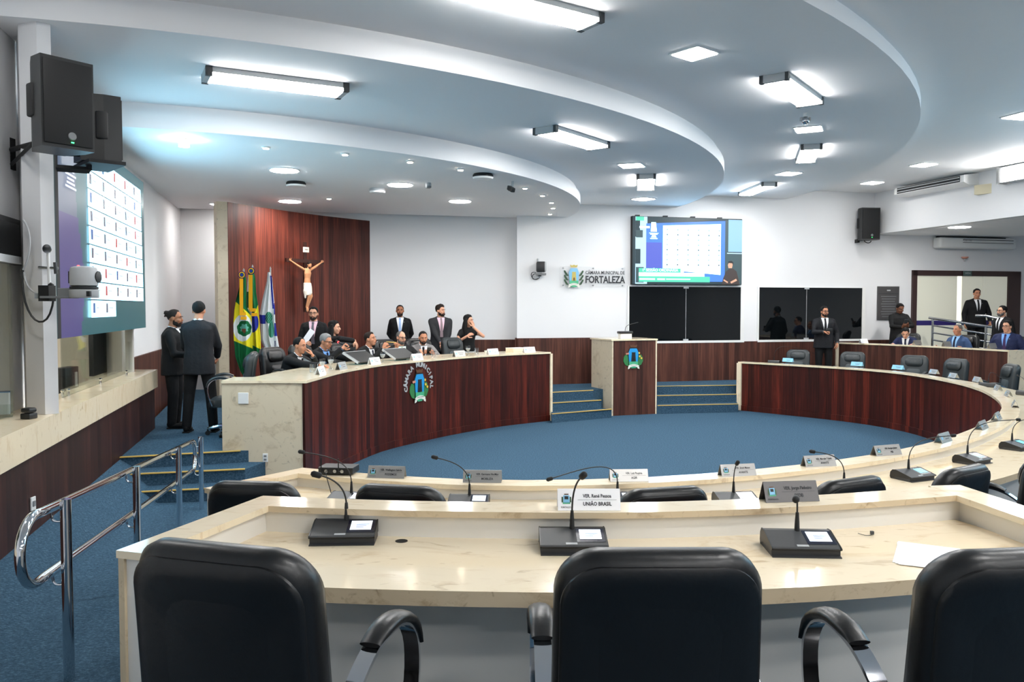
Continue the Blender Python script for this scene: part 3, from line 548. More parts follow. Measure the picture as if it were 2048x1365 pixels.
def tpoly(pts,m,o): mb.add([TP(a,b,o) for a,b in pts],[list(range(len(pts)))],m)
R_=lambda a,b,c,d:[(a,b),(c,b),(c,d),(a,d)]
L_=[(R_(0,0,1,1),'tv_dark'),(R_(.025,0,.13,1),'tv_wall'),(R_(.03,.94,.1,1),'tv_green'),(R_(.025,.7,.065,.94),'tv_dark'),(R_(.03,.69,.09,.8),'tv_grey'),(R_(.025,.3,.07,.52),'tv_dark'),(R_(.03,.02,.1,.25),'tv_grey'),
 ([(.12,.04),(.84,.04),(.84,.97),(.12,.9)],'tv_blue'),(R_(.12,.2,.26,.62),'tv_violet'),([(.27,.22),(.8,.145),(.8,.92),(.27,.875)],'tv_white'),(R_(.84,.02,.87,.98),'tv_grey'),(R_(.87,.5,1,.99),'tv_sky'),(R_(.86,0,1,.48),'tv_grey'),(R_(.86,.47,1,.485),'tv_wall'),
 ([(.16,.78),(.215,.78),(.205,.92),(.165,.92)],'tv_white'),(R_(.145,.755,.23,.762),'tv_white'),(R_(.155,.735,.22,.75),'tv_white'),(R_(.17,.715,.205,.727),'tv_white'),(R_(.165,.695,.21,.707),'tv_white'),(R_(.155,.672,.22,.685),'tv_white'),(R_(.06,.83,.15,.86),'tv_white'),
 (R_(.055,.175,.43,.235),'tv_green'),(R_(.055,.115,.65,.172),'tv_mint'),(R_(.055,.03,.7,.115),'tv_green'),(R_(.43,.175,.46,.235),'tv_mint'),(R_(.06,.06,.2,.085),'tv_mint'),(R_(.22,.06,.29,.085),'tv_mint'),(R_(.3,.065,.52,.082),'tv_mint'),
 ([(.81,0),(.98,0),(.965,.1),(.95,.2),(.915,.245),(.885,.245),(.85,.2),(.825,.1)],'tv_shirt'),([(.872,.25),(.905,.25),(.912,.3),(.905,.345),(.88,.345),(.866,.3)],'tv_skin'),([(.868,.33),(.872,.355),(.9,.362),(.918,.34),(.915,.28),(.908,.325)],'tv_hair'),([(.83,.08),(.87,.04),(.865,.02),(.825,.06)],'tv_skin'),([(.945,.09),(.89,.04),(.9,.015),(.955,.06)],'tv_skin')]
for k,(p,m_) in enumerate(L_): tpoly(p,m_,.012+.0004*k)
for i in range(6):
    for j in range(8): a=.3+i*.095; b=.28+j*.075; tpoly(R_(a,b,a+.012,b+.022),'tv_sky' if (i*3+j)%3 else 'tv_grey',.03)
sv=text('1ª SESSÃO ORDINÁRIA',.085,'tv_white',t,frame(TP(.245,.205,.032),WDIR,(0,0,1)),'caption',.001,world=True)
obj('display',mb,t,True,fix=False)
for u in (.05,.3,.55,.8):
    mb=MB(); a=V(TP(u,1,-.05)); mb.box(a+V((0,0,.02)),(.1,.08,.04),'dark_grey'); obj('hanger',mb,t,True)
# crest builder: thing with flat raised pieces in the local x-z plane, facing -y
mat('crest_blue',(36,150,214),.4); mat('crest_sky',(130,190,226),.4); mat('crest_green',(48,120,66),.5); mat('crest_teal',(74,172,128),.45); mat('crest_dark',(26,28,30),.5); mat('crest_gold',(226,190,70),.45); mat('crest_brown',(92,58,36),.5); mat('crest_pink',(206,140,120),.5); mat('crest_white',(238,238,228),.4); mat('crest_stone',(196,178,96),.5); mat('crest_leaf',(58,86,60),.6)
def crest(parent,T,s,sty='dark',world=True):
    dk=sty=='dark'
    Tl=(WM[parent].inverted()@T) if world else T
    def pl(name,polys,m,y,th=.012):
        mb=MB()
        for p in polys:
            n=len(p); f=[(x*s,-(y+th)*s,z*s) for x,z in p]; b_=[(x*s,-(y-.01)*s if y>.01 else 0,z*s) for x,z in p]
            mb.add(f+b_,[list(range(n))]+[(i,n+i,n+(i+1)%n,(i+1)%n) for i in range(n)],m,None,Tl)
        return obj(name,mb,parent)
    el=lambda cx,cz,a,b,r=0,n=14:[(cx+a*cos(2*pi*k/n)*cos(r)-b*sin(2*pi*k/n)*sin(r),cz+a*cos(2*pi*k/n)*sin(r)+b*sin(2*pi*k/n)*cos(r)) for k in range(n)]
    lf=[]
    for sg in (-1,1):
        if dk: lf.append([(sg*x,z) for x,z in ((.26,-.42),(.42,-.36),(.52,-.18),(.5,.0),(.42,.12),(.3,.1),(.24,-.1))][::sg])
        else:
            for k in range(9): lf.append(el(sg*(.36+.05*((k*7)%3)),-.36+k*.075,.085,.045,sg*(.5+.3*(k%3))))
    pl('leaves',lf,'crest_green' if dk else 'crest_leaf',.012)
    sh=[(-.2,-.45),(.2,-.45),(.235,-.1),(.265,.22),(.17,.42),(-.17,.42),(-.265,.22),(-.235,-.1)]
    if dk: pl('shield_back',[[(x*1.12,z*1.06) for x,z in sh]],'crest_dark',.02)
    pl('shield',[sh],'crest_blue' if dk else 'crest_sky',.035)
    tw=[(-.12,-.2),(.12,-.2),(.09,.2),(.11,.24),(-.11,.24),(-.09,.2)]
    tower=pl('tower',[tw],'crest_dark' if dk else 'crest_stone',.05)
    pl('tower_door',[[(-.04,-.2),(.04,-.2),(.04,-.08),(0,-.03),(-.04,-.08)]],'black_matte' if dk else 'crest_brown',.062)
    pl('ground',[[(-.235,-.2),(.235,-.2),(.22,-.45),(.1,-.52),(-.1,-.52),(-.22,-.45)]],'crest_teal',.048)
    pl('crown',[[(-.16,.47),(.16,.47),(.2,.6),(.1,.56),(.0,.6),(-.1,.56),(-.2,.6)]],'crest_brown' if dk else 'crest_stone',.03)
    arc=lambda r:[(sin(x)*r,-.86+cos(x)*r) for x in [(-.56+1.12*i/8) for i in range(9)]]
    oa,ia=arc(.54),arc(.43); rbn=pl('ribbon',[[ia[i],ia[i+1],oa[i+1],oa[i]] for i in range(8)]+[[(-.29,-.46),(-.22,-.42),(-.2,-.52),(-.3,-.56)],[(.22,-.42),(.29,-.46),(.3,-.56),(.2,-.52)]],'crest_white',.065)
    if dk:
        pl('flowers',[el(-.36,.17,.045,.045),el(-.28,.18,.04,.045)],'crest_pink',.05); pl('flowers',[el(.3,.2,.04,.045),el(.33,.04,.045,.045),el(.42,-.05,.045,.045)],'crest_gold',.05)
    text('FORTITUDINE',.052*s,'ink',rbn if False else parent,Tl@Matrix.Translation((0,-.08*s,-.375*s))@Matrix.Rotation(pi/2,4,'X'),'motto',.0005,sx=1.15)
# crest on the head desk, with its arched lettering
p=OnP(839,772,PR[12],PR[14]); tdir=(V((PR[14][0],PR[14][1],0))-V((PR[12][0],PR[12][1],0))).normalized()
cen=OnP(839,773,PR[12],PR[14],.0); cen.z=D(839,773,cen.y).z
nrm=V((tdir.y,-tdir.x,0)); T=frame(cen-nrm*.022+nrm*.006,tdir,(-nrm.x,-nrm.y,0))
t=thing('desk_emblem','coloured city crest with arched silver lettering on the curved head desk','emblem',tuple(cen))
crest(t,T,.46)
s_='CÂMARA MUNICIPAL'
for k,ch in enumerate(s_):
    if ch==' ': continue
    a=pi*(1.02)-k*(pi*1.04/(len(s_)-1)); a=pi/2+(a-pi/2)*1.06; R=.33
    text(ch,.105,'light_grey',t,T@Matrix.Translation((cos(a)*R,-.004,.02+sin(a)*R*.98))@Matrix.Rotation(pi/2,4,'X')@Matrix.Rotation(a-pi/2,4,'Z'),'letter',.006,world=True,bold=.0035)
# crest on the lectern
a,d,n,Lw=LEC; cen=OnP(1266,715,tuple(a[:2]),tuple(b_[:2]) if False else (a.x+d.x,a.y+d.y)); t=thing('lectern_emblem','coloured city crest fixed to the front of the lectern','emblem',tuple(cen)); crest(t,frame(cen-n*.003,d,n),.42)
# acrylic sign
p0=onW(1121,533,.05);p1=onW(1250,575,.05); c=(p0+p1)/2; t=thing('acrylic_sign','clear acrylic sign reading Câmara Municipal de Fortaleza on the white wall','sign',tuple(c))
w_=(p1-p0).xy.length; h_=p0.z-p1.z; T=frame(c,WDIR,(-WN.x,-WN.y,0))
mat('acrylic',(246,247,248),.05,alpha=.10); mb=MB(); mb.box((0,0,0),(w_,.008,h_),'acrylic',T=T); obj('sheet',mb,t,True)
for u in (-.46,.0,.46):
    for v in (-.42,.42): mb=MB(); mb.tube([(u*w_,.045,v*h_),(u*w_,-.012,v*h_)],.014,'steel',10,T=T); obj('standoff',mb,t,True,smooth=40)
crest(t,T@Matrix.Translation((-.3*w_,-.004,.0)),.43,'light')
RX=Matrix.Rotation(pi/2,4,'X')
text('CÂMARA MUNICIPAL DE',.103,'ink',t,T@Matrix.Translation((.185*w_,-.006,.09))@RX,'lettering',.002,sx=.8,world=True,bold=.0011)
text('FORTALEZA',.215,'ink',t,T@Matrix.Translation((.185*w_,-.006,-.065))@RX,'lettering',.003,sx=.78,world=True,bold=.005)
# small wall camera left of the sign
p=onW(1082,536,.2); t=thing('wall_camera','small black wall camera with hanging cables left of the acrylic sign','camera',tuple(p),0)
mb=MB(); mb.box((0,0,.02),(.2,.2,.22),'black_plastic',bev=.03); mb.box((.09,-.02,.02),(.04,.17,.2),'light_grey',bev=.015); o=obj('body',mb,t,smooth=30)
mb=MB(); mb.box((.0,.02,-.13),(.22,.18,.05),'mid_grey',bev=.015); obj('base',mb,t,smooth=30); mb=MB(); mb.box((-.02,.12,-.16),(.06,.22,.03),'dark_grey'); obj('bracket',mb,t)
mb=MB(); mb.tube(bez((-.08,.1,-.12),(-.22,.12,-.1),(-.22,.1,-.3),(-.06,.16,-.22)),.008,'black_plastic',6); mb.tube(bez((-.1,.1,-.1),(-.3,.12,-.02),(-.18,.12,-.36),(-.02,.17,-.2)),.007,'black_plastic',6); mb.tube([(-.06,.15,.1),(-.06,.18,.2)],.02,'light_grey',8); obj('cables',mb,t,smooth=40)
# loudspeakers
def speaker(label,c,rz,W,H,DP,tilt=0,led=None,back=False):
    t=thing('loudspeaker',label,'loudspeaker',c,0,rot=(tilt,0,rz))
    mb=MB(); w=W/2; f=-DP*.45; b_=DP*.55
    poly=[(-w,f),(w,f),(w,f+DP*.45),(w*.62,b_),(-w*.62,b_),(-w,f+DP*.45)]
    mb.prism(poly,-H/2,H/2,'black_plastic'); obj('cabinet',mb,t)
    mb=MB(); mb.box((0,f-.006,.0),(W-.03,.016,H-.05),'black_matte',bev=.006); obj('grille',mb,t,smooth=30)
    mb=MB(); mb.lathe([(.03,0),(.026,.008)],'mid_grey',14,T=Matrix.Translation((.02,f-.014,-H*.36))@Matrix.Rotation(pi/2,4,'X')); obj('badge',mb,t)
    mb=MB(); mb.box((.02,f-.016,-H*.43),(.02,.006,.008),'green_led'); obj('power_light',mb,t)
    for s in (-1,1): mb=MB(); mb.box((s*w*.94,f+DP*.5,.02),(.05,.1,.24),'black_matte',bev=.015); obj('handle_recess',mb,t,smooth=30)
    return t
p=D(117,214,6.12); speaker('big black loudspeaker with a green light on the left pilaster, nearest the camera',tuple(p),.92,.37,.645,.33,tilt=0)
p=D(196,262,7.45); t=speaker('second black loudspeaker turned sideways behind the nearest one',tuple(p),2.3,.36,.58,.32)
mb=MB(); mb.box((-.02,0,-.31),(.5,.3,.03),'black_matte'); obj('shelf',mb,t)
t=thing('speaker_bracket','black wall bracket arm under the nearest loudspeaker','bracket',tuple(D(38,292,6.72)))
mb=MB(); a=D(22,300,6.85); b=D(78,285,6.3); mb.tube([a,b],.022,'black_matte',8); mb.tube([a+V((0,0,-.12)),b+V((-.05,0,-.01))],.014,'black_matte',8); mb.tube([a+V((.0,0,-.03)),a+V((-.03,-.05,-.16))],.008,'black_matte',6); obj('arm',mb,t,True,smooth=40); mb=MB(); mb.box(a+V((-.02,.02,-.03)),(.04,.09,.26),'black_matte'); obj('plate',mb,t,True)
t=thing('speaker_bracket','black frame bracket holding the sideways loudspeaker before the screen','bracket',tuple(D(130,325,7.3)))
a=D(82,334,7.0);b=D(178,341,7.35); mb=MB(); mb.tube([a,b],.03,'black_matte',4); mb.tube([D(82,305,7.0),a],.026,'black_matte',4); mb.tube([b,D(178,305,7.35)],.026,'black_matte',4); mb.tube([D(82,305,7.0),D(178,310,7.35)],.02,'black_matte',4); obj('arm',mb,t,True)
p=onW(1735,449,.25); t=speaker('black loudspeaker high on the back wall near the right bulkhead',tuple(p),.1,.44,.74,.36); mb=MB(); mb.box((-.16,.2,-.38),(.06,.2,.08),'black_matte'); mb.tube(bez((-.05,.05,-.37),(-.02,.05,-.44),(.1,.05,-.46),(.12,.04,-.38)),.01,'black_matte',6); obj('bracket',mb,t)
# pan-tilt camera on the pilaster
p=D(168,566,6.3); t=thing('dome_camera','grey pan and tilt camera on an arm in front of the large screen','camera',tuple(p),0)
sc=6.3/FPX
mb=MB(); mb.lathe([(.082,-.03),(.098,-.02),(.1,.02),(.098,.09),(.09,.115),(.06,.125)],'light_grey',28); hd=obj('head',mb,t,smooth=40); mb=MB(); mb.lathe([(.095,-.05),(.1,-.045),(.1,-.03),(.09,-.028)],'black_plastic',28); obj('collar',mb,t,smooth=40)
mb=MB(); mb.lathe([(.1,-.115),(.104,-.11),(.104,-.055),(.09,-.05)],'light_grey',28); mb.box((.07,-.07,-.085),(.03,.03,.04),'black_plastic'); obj('base',mb,t,smooth=40)
mb=MB(); mb.lathe([(.045,0),(.045,.02),(.03,.024)],'black_plastic',20,T=Matrix.Translation((.085,.02,.045))@Matrix.Rotation(pi/2,4,'Y')); obj('lens',mb,t,smooth=40)
mb=MB(); mb.ball((-.03,-.02,.128),(.01,.01,.006),'red_led',8); obj('tally_light',mb,t); mb=MB(); mb.box((-.09,-.03,.04),(.012,.03,.09),'black_plastic'); obj('slot',mb,t)
mb=MB(); mb.box((-.2,.02,-.11),(.24,.12,.018),'mid_grey',bev=.004); mb.box((-.14,.02,-.075),(.1,.1,.07),'mid_grey',bev=.006); mb.box((-.3,.03,-.08),(.08,.1,.12),'black_matte'); mb.box((-.36,.04,-.1),(.05,.06,.04),'steel'); obj('arm',mb,t)
mb=MB(); mb.tube([D(96,500,6.52),D(100,590,6.5)],.012,'white_gloss',8); mb.lathe([(.035,0),(.035,.012),(.01,.014)],'steel',14,T=Matrix.Translation(D(95,498,6.5))@Matrix.Rotation(pi/2,4,'X')); mb.tube([D(78,535,6.54),D(116,537,6.5)],.012,'steel',8); mb.tube([D(110,525,6.48),D(112,548,6.48)],.014,'dark_grey',8); obj('wall_tube',mb,t,True,smooth=40)
mb=MB(); 
for w_ in (((46,440),(70,470),(58,520),(46,540)),((46,540),(36,640),(100,690),(108,590)),((48,545),(52,590),(80,592),(106,588))):
    mb.tube(bez(D(*w_[0],6.5),D(*w_[1],6.45),D(*w_[2],6.45),D(*w_[3],6.46)),.008,'black_plastic' if w_[1][0]==36 else 'light_grey',6)
mb.ball(D(102,578,6.46),(.03,.03,.05),'black_matte',8); obj('cables',mb,t,True,smooth=40)
# monitor on the left wall
p=onL(20,482,.1); t=thing('wall_monitor','dark switched-off monitor high on the left wall at the picture edge','monitor',tuple(p)); 
a=onL(-60,415,.08);b=onL(41,436,.08); z1=onL(41,440,.1).z; z0=onL(41,530,.1).z
mb=MB(); mb.prism([(a.x,a.y),(a.x-.06,a.y),(b.x-.06,b.y),(b.x,b.y)][::-1],z0,z1,'black_plastic'); obj('casing',mb,t,True)
f=lambda pt,o:pt+LN*o; mb=MB(); mb.quad(*[ (q_.x+LN.x*.004,q_.y+LN.y*.004,zz) for q_,zz in ((a+(b-a)*.05,z0+.04),(b+(a-b)*.04,z0+.04),(b+(a-b)*.04,z1-.04),(a+(b-a)*.05,z1-.04))],'glass_dark'); obj('screen',mb,t,True)
# things on the ledge and inside the booth
p=G(58,838,1.30); t=thing('black_box','small black ribbed box standing on the marble ledge by the pilaster','box',tuple(p),-.2); mb=MB(); mb.box((0,0,.022),(.085,.085,.044),'black_plastic',bev=.008); obj('lower_half',mb,t,smooth=30); mb=MB(); mb.box((0,0,.066),(.08,.08,.036),'black_plastic',bev=.012); obj('cap',mb,t,smooth=30)
p=G(8,838,1.30)+V((-.12,.1,0)); t=thing('leaflet_holder','clear leaflet holder with folders on the ledge at the left picture edge','leaflet holder',tuple(p),.5)
mb=MB(); mb.box((0,.02,.1),(.22,.01,.2),'glass_clear'); mb.box((0,-.06,.05),(.22,.008,.1),'glass_clear'); mb.box((0,-.02,.004),(.22,.09,.008),'glass_clear'); obj('holder',mb,t)
for k,c_ in enumerate(('paper','crest_blue','purple_band')): mb=MB(); mb.box((0,-.035+.018*k,.1+.008*k),(.19,.006,.17),c_,T=Matrix.Rotation(-.12,4,'X')); obj('leaflet',mb,t)
c=onL(220,720,-.25); t=thing('booth_monitor','large black monitor back behind the glass under the big screen','monitor',tuple(c)); a=onL(187,700,-.22);b=onL(252,700,-.22); mb=MB(); mb.prism([(a.x,a.y),(b.x,b.y),(b.x-.06,b.y),(a.x-.06,a.y)],1.29,2.1,'black_matte'); obj('casing',mb,t,True); mb=MB(); mb.box((c.x-.1,c.y,1.2),(.2,.4,.18),'black_matte'); obj('foot',mb,t,True)
p=onL(152,767,-.1); t=thing('desk_box','small black computer box behind the glass under the big screen','box',(p.x,p.y,1.06)); mb=MB(); mb.box((-.1,0,.22),(.12,.28,.44),'black_plastic',bev=.01); obj('case',mb,t,smooth=30); mb=MB(); mb.box((-.035,.07,.3),(.008,.05,.16),'light_grey'); obj('front_plate',mb,t)
# plaque
p0=onW(1755,573,.02);p1=onW(1797,640,.02); c=(p0+p1)/2; t=thing('plaque','grey metal plaque on the wall beside the glass doors','plaque',tuple(c)); T=frame(c,WDIR,(-WN.x,-WN.y,0)); w_=(p1-p0).xy.length; h_=p0.z-p1.z
mat('pewter',(92,90,90),.4,.6); mb=MB(); mb.box((0,0,0),(w_,.03,h_),'pewter',T=T,bev=.008); obj('plate',mb,t,True); mb=MB(); mb.box((0,-.02,h_*.28),(w_*.94,.006,.012),'dark_grey',T=T)
for k in range(9): mb.box((0,-.0165,h_*.2-k*h_*.075),(w_*.7*(1-.08*(k%3)),.004,.014),'mid_grey',T=T)
mb.box((0,-.0165,h_*.38),(w_*.16,.004,.03),'light_grey',T=T); obj('engraving',mb,t,True)
# air conditioners
t=thing('air_conditioner','white ceiling air conditioner hung at the bulkhead with a dark slotted grille','air conditioner',(8.85,17.6,C4),math.atan2(1,-.2577))
mb=MB(); pr=[(-.02,-.2),(-.02,-.06),(.32,-.02),(.62,0),(.62,-.24),(.1,-.25)]
X0,X1=-.95,1.05
for i in range(len(pr)):
    (y0,z0_),(y1,z1_)=pr[i],pr[(i+1)%len(pr)]; mb.quad((X0,-y0,z0_),(X1,-y0,z0_),(X1,-y1,z1_),(X0,-y1,z1_),'white_gloss')
mb.add([(X0,-y,z) for y,z in pr],[list(range(6))],'white_gloss'); mb.add([(X1,-y,z) for y,z in pr],[list(range(6))],'white_gloss'); obj('casing',mb,t)
mb=MB(); mb.box((.05,.022,-.13),(1.8,.02,.12),'black_matte'); obj('grille',mb,t)
for k in range(2): mb=MB(); mb.box((.05,.036,-.16+.06*k),(1.8,.01,.02),'light_grey'); obj('louvre',mb,t)
p0=onW(1864,482,.02);p1=onW(2016,482,.02); t=thing('air_conditioner','grey-white air conditioner on the gallery wall above the doors','air conditioner',(p0.x,p0.y,3.6),math.atan2(WDIR.y,WDIR.x)); w_=(p1-p0).xy.length
mb=MB(); mb.box((w_/2,-.14,.12),(w_,.26,.26),'white_gloss',bev=.05,seg=3); obj('casing',mb,t,smooth=30); mb=MB(); mb.box((w_*.62,-.275,.2),(w_*.66,.01,.014),'dark_grey'); mb.box((w_*.62,-.275,.13),(w_*.66,.01,.01),'dark_grey'); obj('louvre',mb,t); mb=MB(); mb.box((w_/2,-.02,.275),(w_*.9,.05,.03),'black_matte'); obj('mounting_rail',mb,t)
text('Carrier',.09,'light_grey',t,Matrix.Translation((w_*.35,-.276,.19))@RX,'lettering',.002)
# small ceiling and wall devices
def puck(name,label,cat,p,r,m1,m2):
    t=thing(name,label,cat,tuple(p)); mb=MB(); mb.lathe([(r*.9,0),(r,-.02),(r,-.05)],m1,24); obj('base',mb,t,smooth=40); mb=MB(); mb.lathe([(r*1.02,-.05),(r*.95,-.075),(r*.5,-.085)],m2,24); obj('cover',mb,t,smooth=40)
puck('ceiling_vent','round vent with a dark gap, left one, on the inner round ceiling','vent',G(592,364,C1),.15,'black_matte','white_gloss'); puck('ceiling_vent','round vent with a dark gap, right one, beside the warm starry spot','vent',G(966,348,C1),.15,'black_matte','white_gloss'); puck('smoke_detector','pale greenish round smoke detector on the inner round ceiling','smoke detector',G(755,377,C1),.13,'light_grey','white_gloss'); puck('motion_sensor','tiny grey sensor between the lamps of the inner round ceiling','sensor',G(857,366,C1),.045,'light_grey','mid_grey')
p=G(1025,363,C1); t=thing('ceiling_camera','small black camera hanging from the inner round ceiling','camera',tuple(p)); mb=MB(); mb.tube([(0,0,0),(0,0,-.07)],.02,'light_grey',10); obj('stem',mb,t); mb=MB(); mb.box((0,0,-.12),(.07,.16,.07),'black_plastic',T=Matrix.Rotation(.5,4,'Z')@Matrix.Rotation(.4,4,'X'),bev=.012); mb.lathe([(.03,0),(.03,.05)],'black_matte',12,T=Matrix.Translation((-.05,-.09,-.13))@Matrix.Rotation(pi/2,4,'X')); obj('body',mb,t,smooth=30)
p=G(1611,226,C3); t=thing('hanging_dome_camera','silver dome camera on a short white stem under the outer round ceiling','camera',tuple(p)); mb=MB(); mb.tube([(0,0,0),(0,0,-.05)],.03,'white_gloss',12); obj('stem',mb,t); mb=MB(); mb.ball((0,0,-.1),(.05,.05,.05),'steel',16); mb.box((-.055,0,-.08),(.03,.04,.05),'light_grey',bev=.008); mb.box((.055,0,-.08),(.03,.04,.05),'light_grey',bev=.008); obj('dome',mb,t,smooth=40)
d_=ray(1967,379); k_=13.74/(d_.x+.2577*d_.y); p=d_*k_+V((0,0,ZC)); t=thing('bulkhead_horn','small beige horn-shaped box on the right bulkhead below the strip light','alarm horn',tuple(p)); mb=MB(); mb.prism([(0,-.2),(0,.14),(-.13,.1)],-.1,.09,'beige',T=Matrix.Rotation(math.atan(.2577),4,'Z')); obj('body',mb,t)
p=onW(1930,514,.06); t=thing('fire_detector','small pinkish detector on the gallery wall above the doors','detector',tuple(p)); mb=MB(); mb.lathe([(.08,0),(.08,-.02),(.04,-.05)],'crest_pink',16); mb.tube([(0,0,-.03),(0,0,-.12)],.02,'light_grey',8); obj('body',mb,t,smooth=40)
p=onW(1935,547,.09); t=thing('exit_sign','small dark exit plate on the door frame head','sign',tuple(p),math.atan2(WDIR.y,WDIR.x)); mat('sign_green',(70,92,88),.4); mb=MB(); mb.box((0,0,0),(.24,.02,.12),'sign_green',bev=.004); obj('plate',mb,t); text('SAÍDA',.06,'light_grey',t,Matrix.Translation((0,-.012,0))@RX,'lettering',.001)

# a second bright screen on the right bulkhead, outside the picture, lighting the ceiling there
ys0,ys1=9.3,12.6; t=thing('wall_screen','bright wall screen on the right bulkhead, outside the picture','screen',(R1(11,-.1),11,4.4)); mb=MB(); rb(mb,ys0,ys1,-.12,-.02,3.1,4.75,'black_matte'); obj('cabinet',mb,t,True); mb=MB(); mb.quad((R1(ys0,-.125),ys0,3.12),(R1(ys1,-.125),ys1,3.12),(R1(ys1,-.125),ys1,4.73),(R1(ys0,-.125),ys0,4.73),'led_white'); obj('display',mb,t,True,fix=False)
# ================================================================== CHAIRS
def rrect(w,h,rt,rb,n=8):          # outline in (x,z), centred on x, z from 0 to h, counter-clockwise seen from -y
    pts=[]
    for cx,cz,r,a0 in ((w/2-rb,rb,rb,-pi/2),(w/2-rt,h-rt,rt,0),(-w/2+rt,h-rt,rt,pi/2),(-w/2+rb,rb,rb,pi)):
        for k in range(n+1): a=a0+pi/2*k/n; pts.append((cx+r*cos(a),cz+r*sin(a)))
    return pts
def cushion(mb,w,h,rt,rb,layers,m,f,n=8):    # layers: (depth y, inset); f maps (x,y,z) to the chair
    base=rrect(w,h,rt,rb,n); N=len(base); rows=[]
    for y,ins in layers:
        sx=(w-2*ins)/w; sz=(h-2*ins)/h; rows.append([f(x*sx,y,(z-h/2)*sz+h/2) for x,z in base])
    for s,y in ((.6,layers[-1][0]+.006),(.2,layers[-1][0]+.008)): rows.append([f(x*(w-2*layers[-1][1])/w*s,y,(z-h/2)*(h-2*layers[-1][1])/h*s+h/2) for x,z in base])
    for s,y in ((.6,layers[0][0]-.006),(.2,layers[0][0]-.008)): rows.insert(0,[f(x*(w-2*layers[0][1])/w*s,y,(z-h/2)*(h-2*layers[0][1])/h*s+h/2) for x,z in base])
    vs=[p for r in rows for p in r]; fs=[]
    for i in range(len(rows)-1):
        for k in range(N): fs.append((i*N+k,i*N+(k+1)%N,(i+1)*N+(k+1)%N,(i+1)*N+k))
    fs.append(list(range(N))[::-1]); fs.append([(len(rows)-1)*N+k for k in range(N)])
    mb.add(vs,fs,m)
def make_chair(name,label,lea,lea2):
    t=thing(name,label,'chair',(0,0,0))
    rec=.13
    def fb(x,y,z): yy=y-.235-rec*z*.9+.42*x*x-.05*math.sin(min(1,z/.66)*pi)*-.6; return (x*(1-.06*max(0,(z-.42))/.25),yy,.43+z+.016*(1-(x/.25)**2)*-(1 if z>.55 else 0)*.8)
    mb=MB(); cushion(mb,.52,.655,.12,.07,[(-.052,.075),(-.05,.045),(-.04,.018),(-.015,.002),(.02,0),(.045,.008),(.058,.03)],lea,fb,10); obj('backrest',mb,t,smooth=60)
    mb=MB(); cushion(mb,.492,.605,.112,.05,[(.012,.0),(.004,.001),(-.002,.01),(-.004,.045)],lea,lambda x,y,z:fb(x,y-.056,z+.02),10); obj('back_panel',mb,t,smooth=50)
    mb=MB(); cushion(mb,.33,.19,.07,.08,[(.0,.0),(.035,.004),(.055,.035)],lea,lambda x,y,z:fb(x,y+.05,z+.43)); obj('head_cushion',mb,t,smooth=50)
    mb=MB(); cushion(mb,.26,.33,.05,.04,[(.0,.0),(.02,.004),(.03,.03)],lea2,lambda x,y,z:fb(x,y+.05,z+.06)); obj('lumbar_cushion',mb,t,smooth=50)
    mb=MB()
    def fs_(x,y,z): return (x,z-.25,.445+y*(1 if True else 1)-.02*((z-.25)/.25)**2)
    cushion(mb,.50,.50,.1,.06,[(-.06,.03),(-.045,.004),(.0,0),(.04,.006),(.055,.04)],lea,fs_); obj('seat',mb,t,smooth=50)
    for s in (-1,1):
        pa=[(.2,.41),(.25,.54),(.255,.65),(.215,.722),(.13,.757),(.04,.75),(-.04,.724),(-.12,.668),(-.185,.60),(-.215,.53),(-.215,.405)]
        pts=[]
        for i in range(len(pa)-1):
            for k in range(3): u=k/3; pts.append((pa[i][0]+(pa[i+1][0]-pa[i][0])*u,pa[i][1]+(pa[i+1][1]-pa[i][1])*u))
        pts.append(pa[-1])
        for _ in range(2): pts=[pts[0]]+[((pts[i-1][0]+2*pts[i][0]+pts[i+1][0])/4,(pts[i-1][1]+2*pts[i][1]+pts[i+1][1])/4) for i in range(1,len(pts)-1)]+[pts[-1]]
        xs=lambda i:s*(.278-.012*(i/len(pts)))
        mb=MB(); rows=[]
        for i,(y,z) in enumerate(pts):
            a=pts[max(0,i-1)];b=pts[min(len(pts)-1,i+1)]; ty,tz=b[0]-a[0],b[1]-a[1]; l=math.hypot(ty,tz); ny,nz=-tz/l,ty/l
            rows.append([(xs(i)+ox,y+ny*o,z+nz*o) for ox,o in ((-.024,-.006),(.024,-.006),(.024,.006),(-.024,.006),(-.024,-.006))])
        mb.grid(rows,'chrome'); mb.add(rows[0][:4],[(0,1,2,3)],'chrome'); mb.add(rows[-1][:4],[(0,1,2,3)],'chrome'); a_=obj('arm',mb,t,smooth=35)
        mb=MB(); rows=[]; seg=list(range(6,18))
        for q_,i in enumerate(seg):
            y,z=pts[i]; a=pts[i-1];b=pts[i+1]; ty,tz=b[0]-a[0],b[1]-a[1]; l=math.hypot(ty,tz); ny,nz=-tz/l,ty/l
            if nz<0 and False: ny,nz=-ny,-nz
            e=min(1,min(q_,len(seg)-1-q_)/2*.5+.45); sg=1
            rows.append([(xs(i)+cos(2*pi*k/12)*.036*(.75+.25*e),y-ny*(.016+sin(2*pi*k/12)*.02*e)*-1*(1 if nz<0 else -1)*-1 if False else y+(-ny if nz<0 else ny)*(.016+sin(2*pi*k/12)*.02*e),z+abs(nz)*(.016+sin(2*pi*k/12)*.02*e)) for k in range(13)])
        mb.grid(rows,lea); mb.add(rows[0][:12],[list(range(12))],lea); mb.add(rows[-1][:12],[list(range(12))],lea); obj('arm_pad',mb,a_,smooth=60)
    mb=MB(); mb.tube([(0,0,.11),(0,0,.26),(0,0,.27),(0,0,.385)],[.03,.03,.02,.02],'black_plastic',14); mb.box((0,-.02,.385),(.2,.28,.03),'black_plastic'); obj('column',mb,t,smooth=40)
    mb=MB()
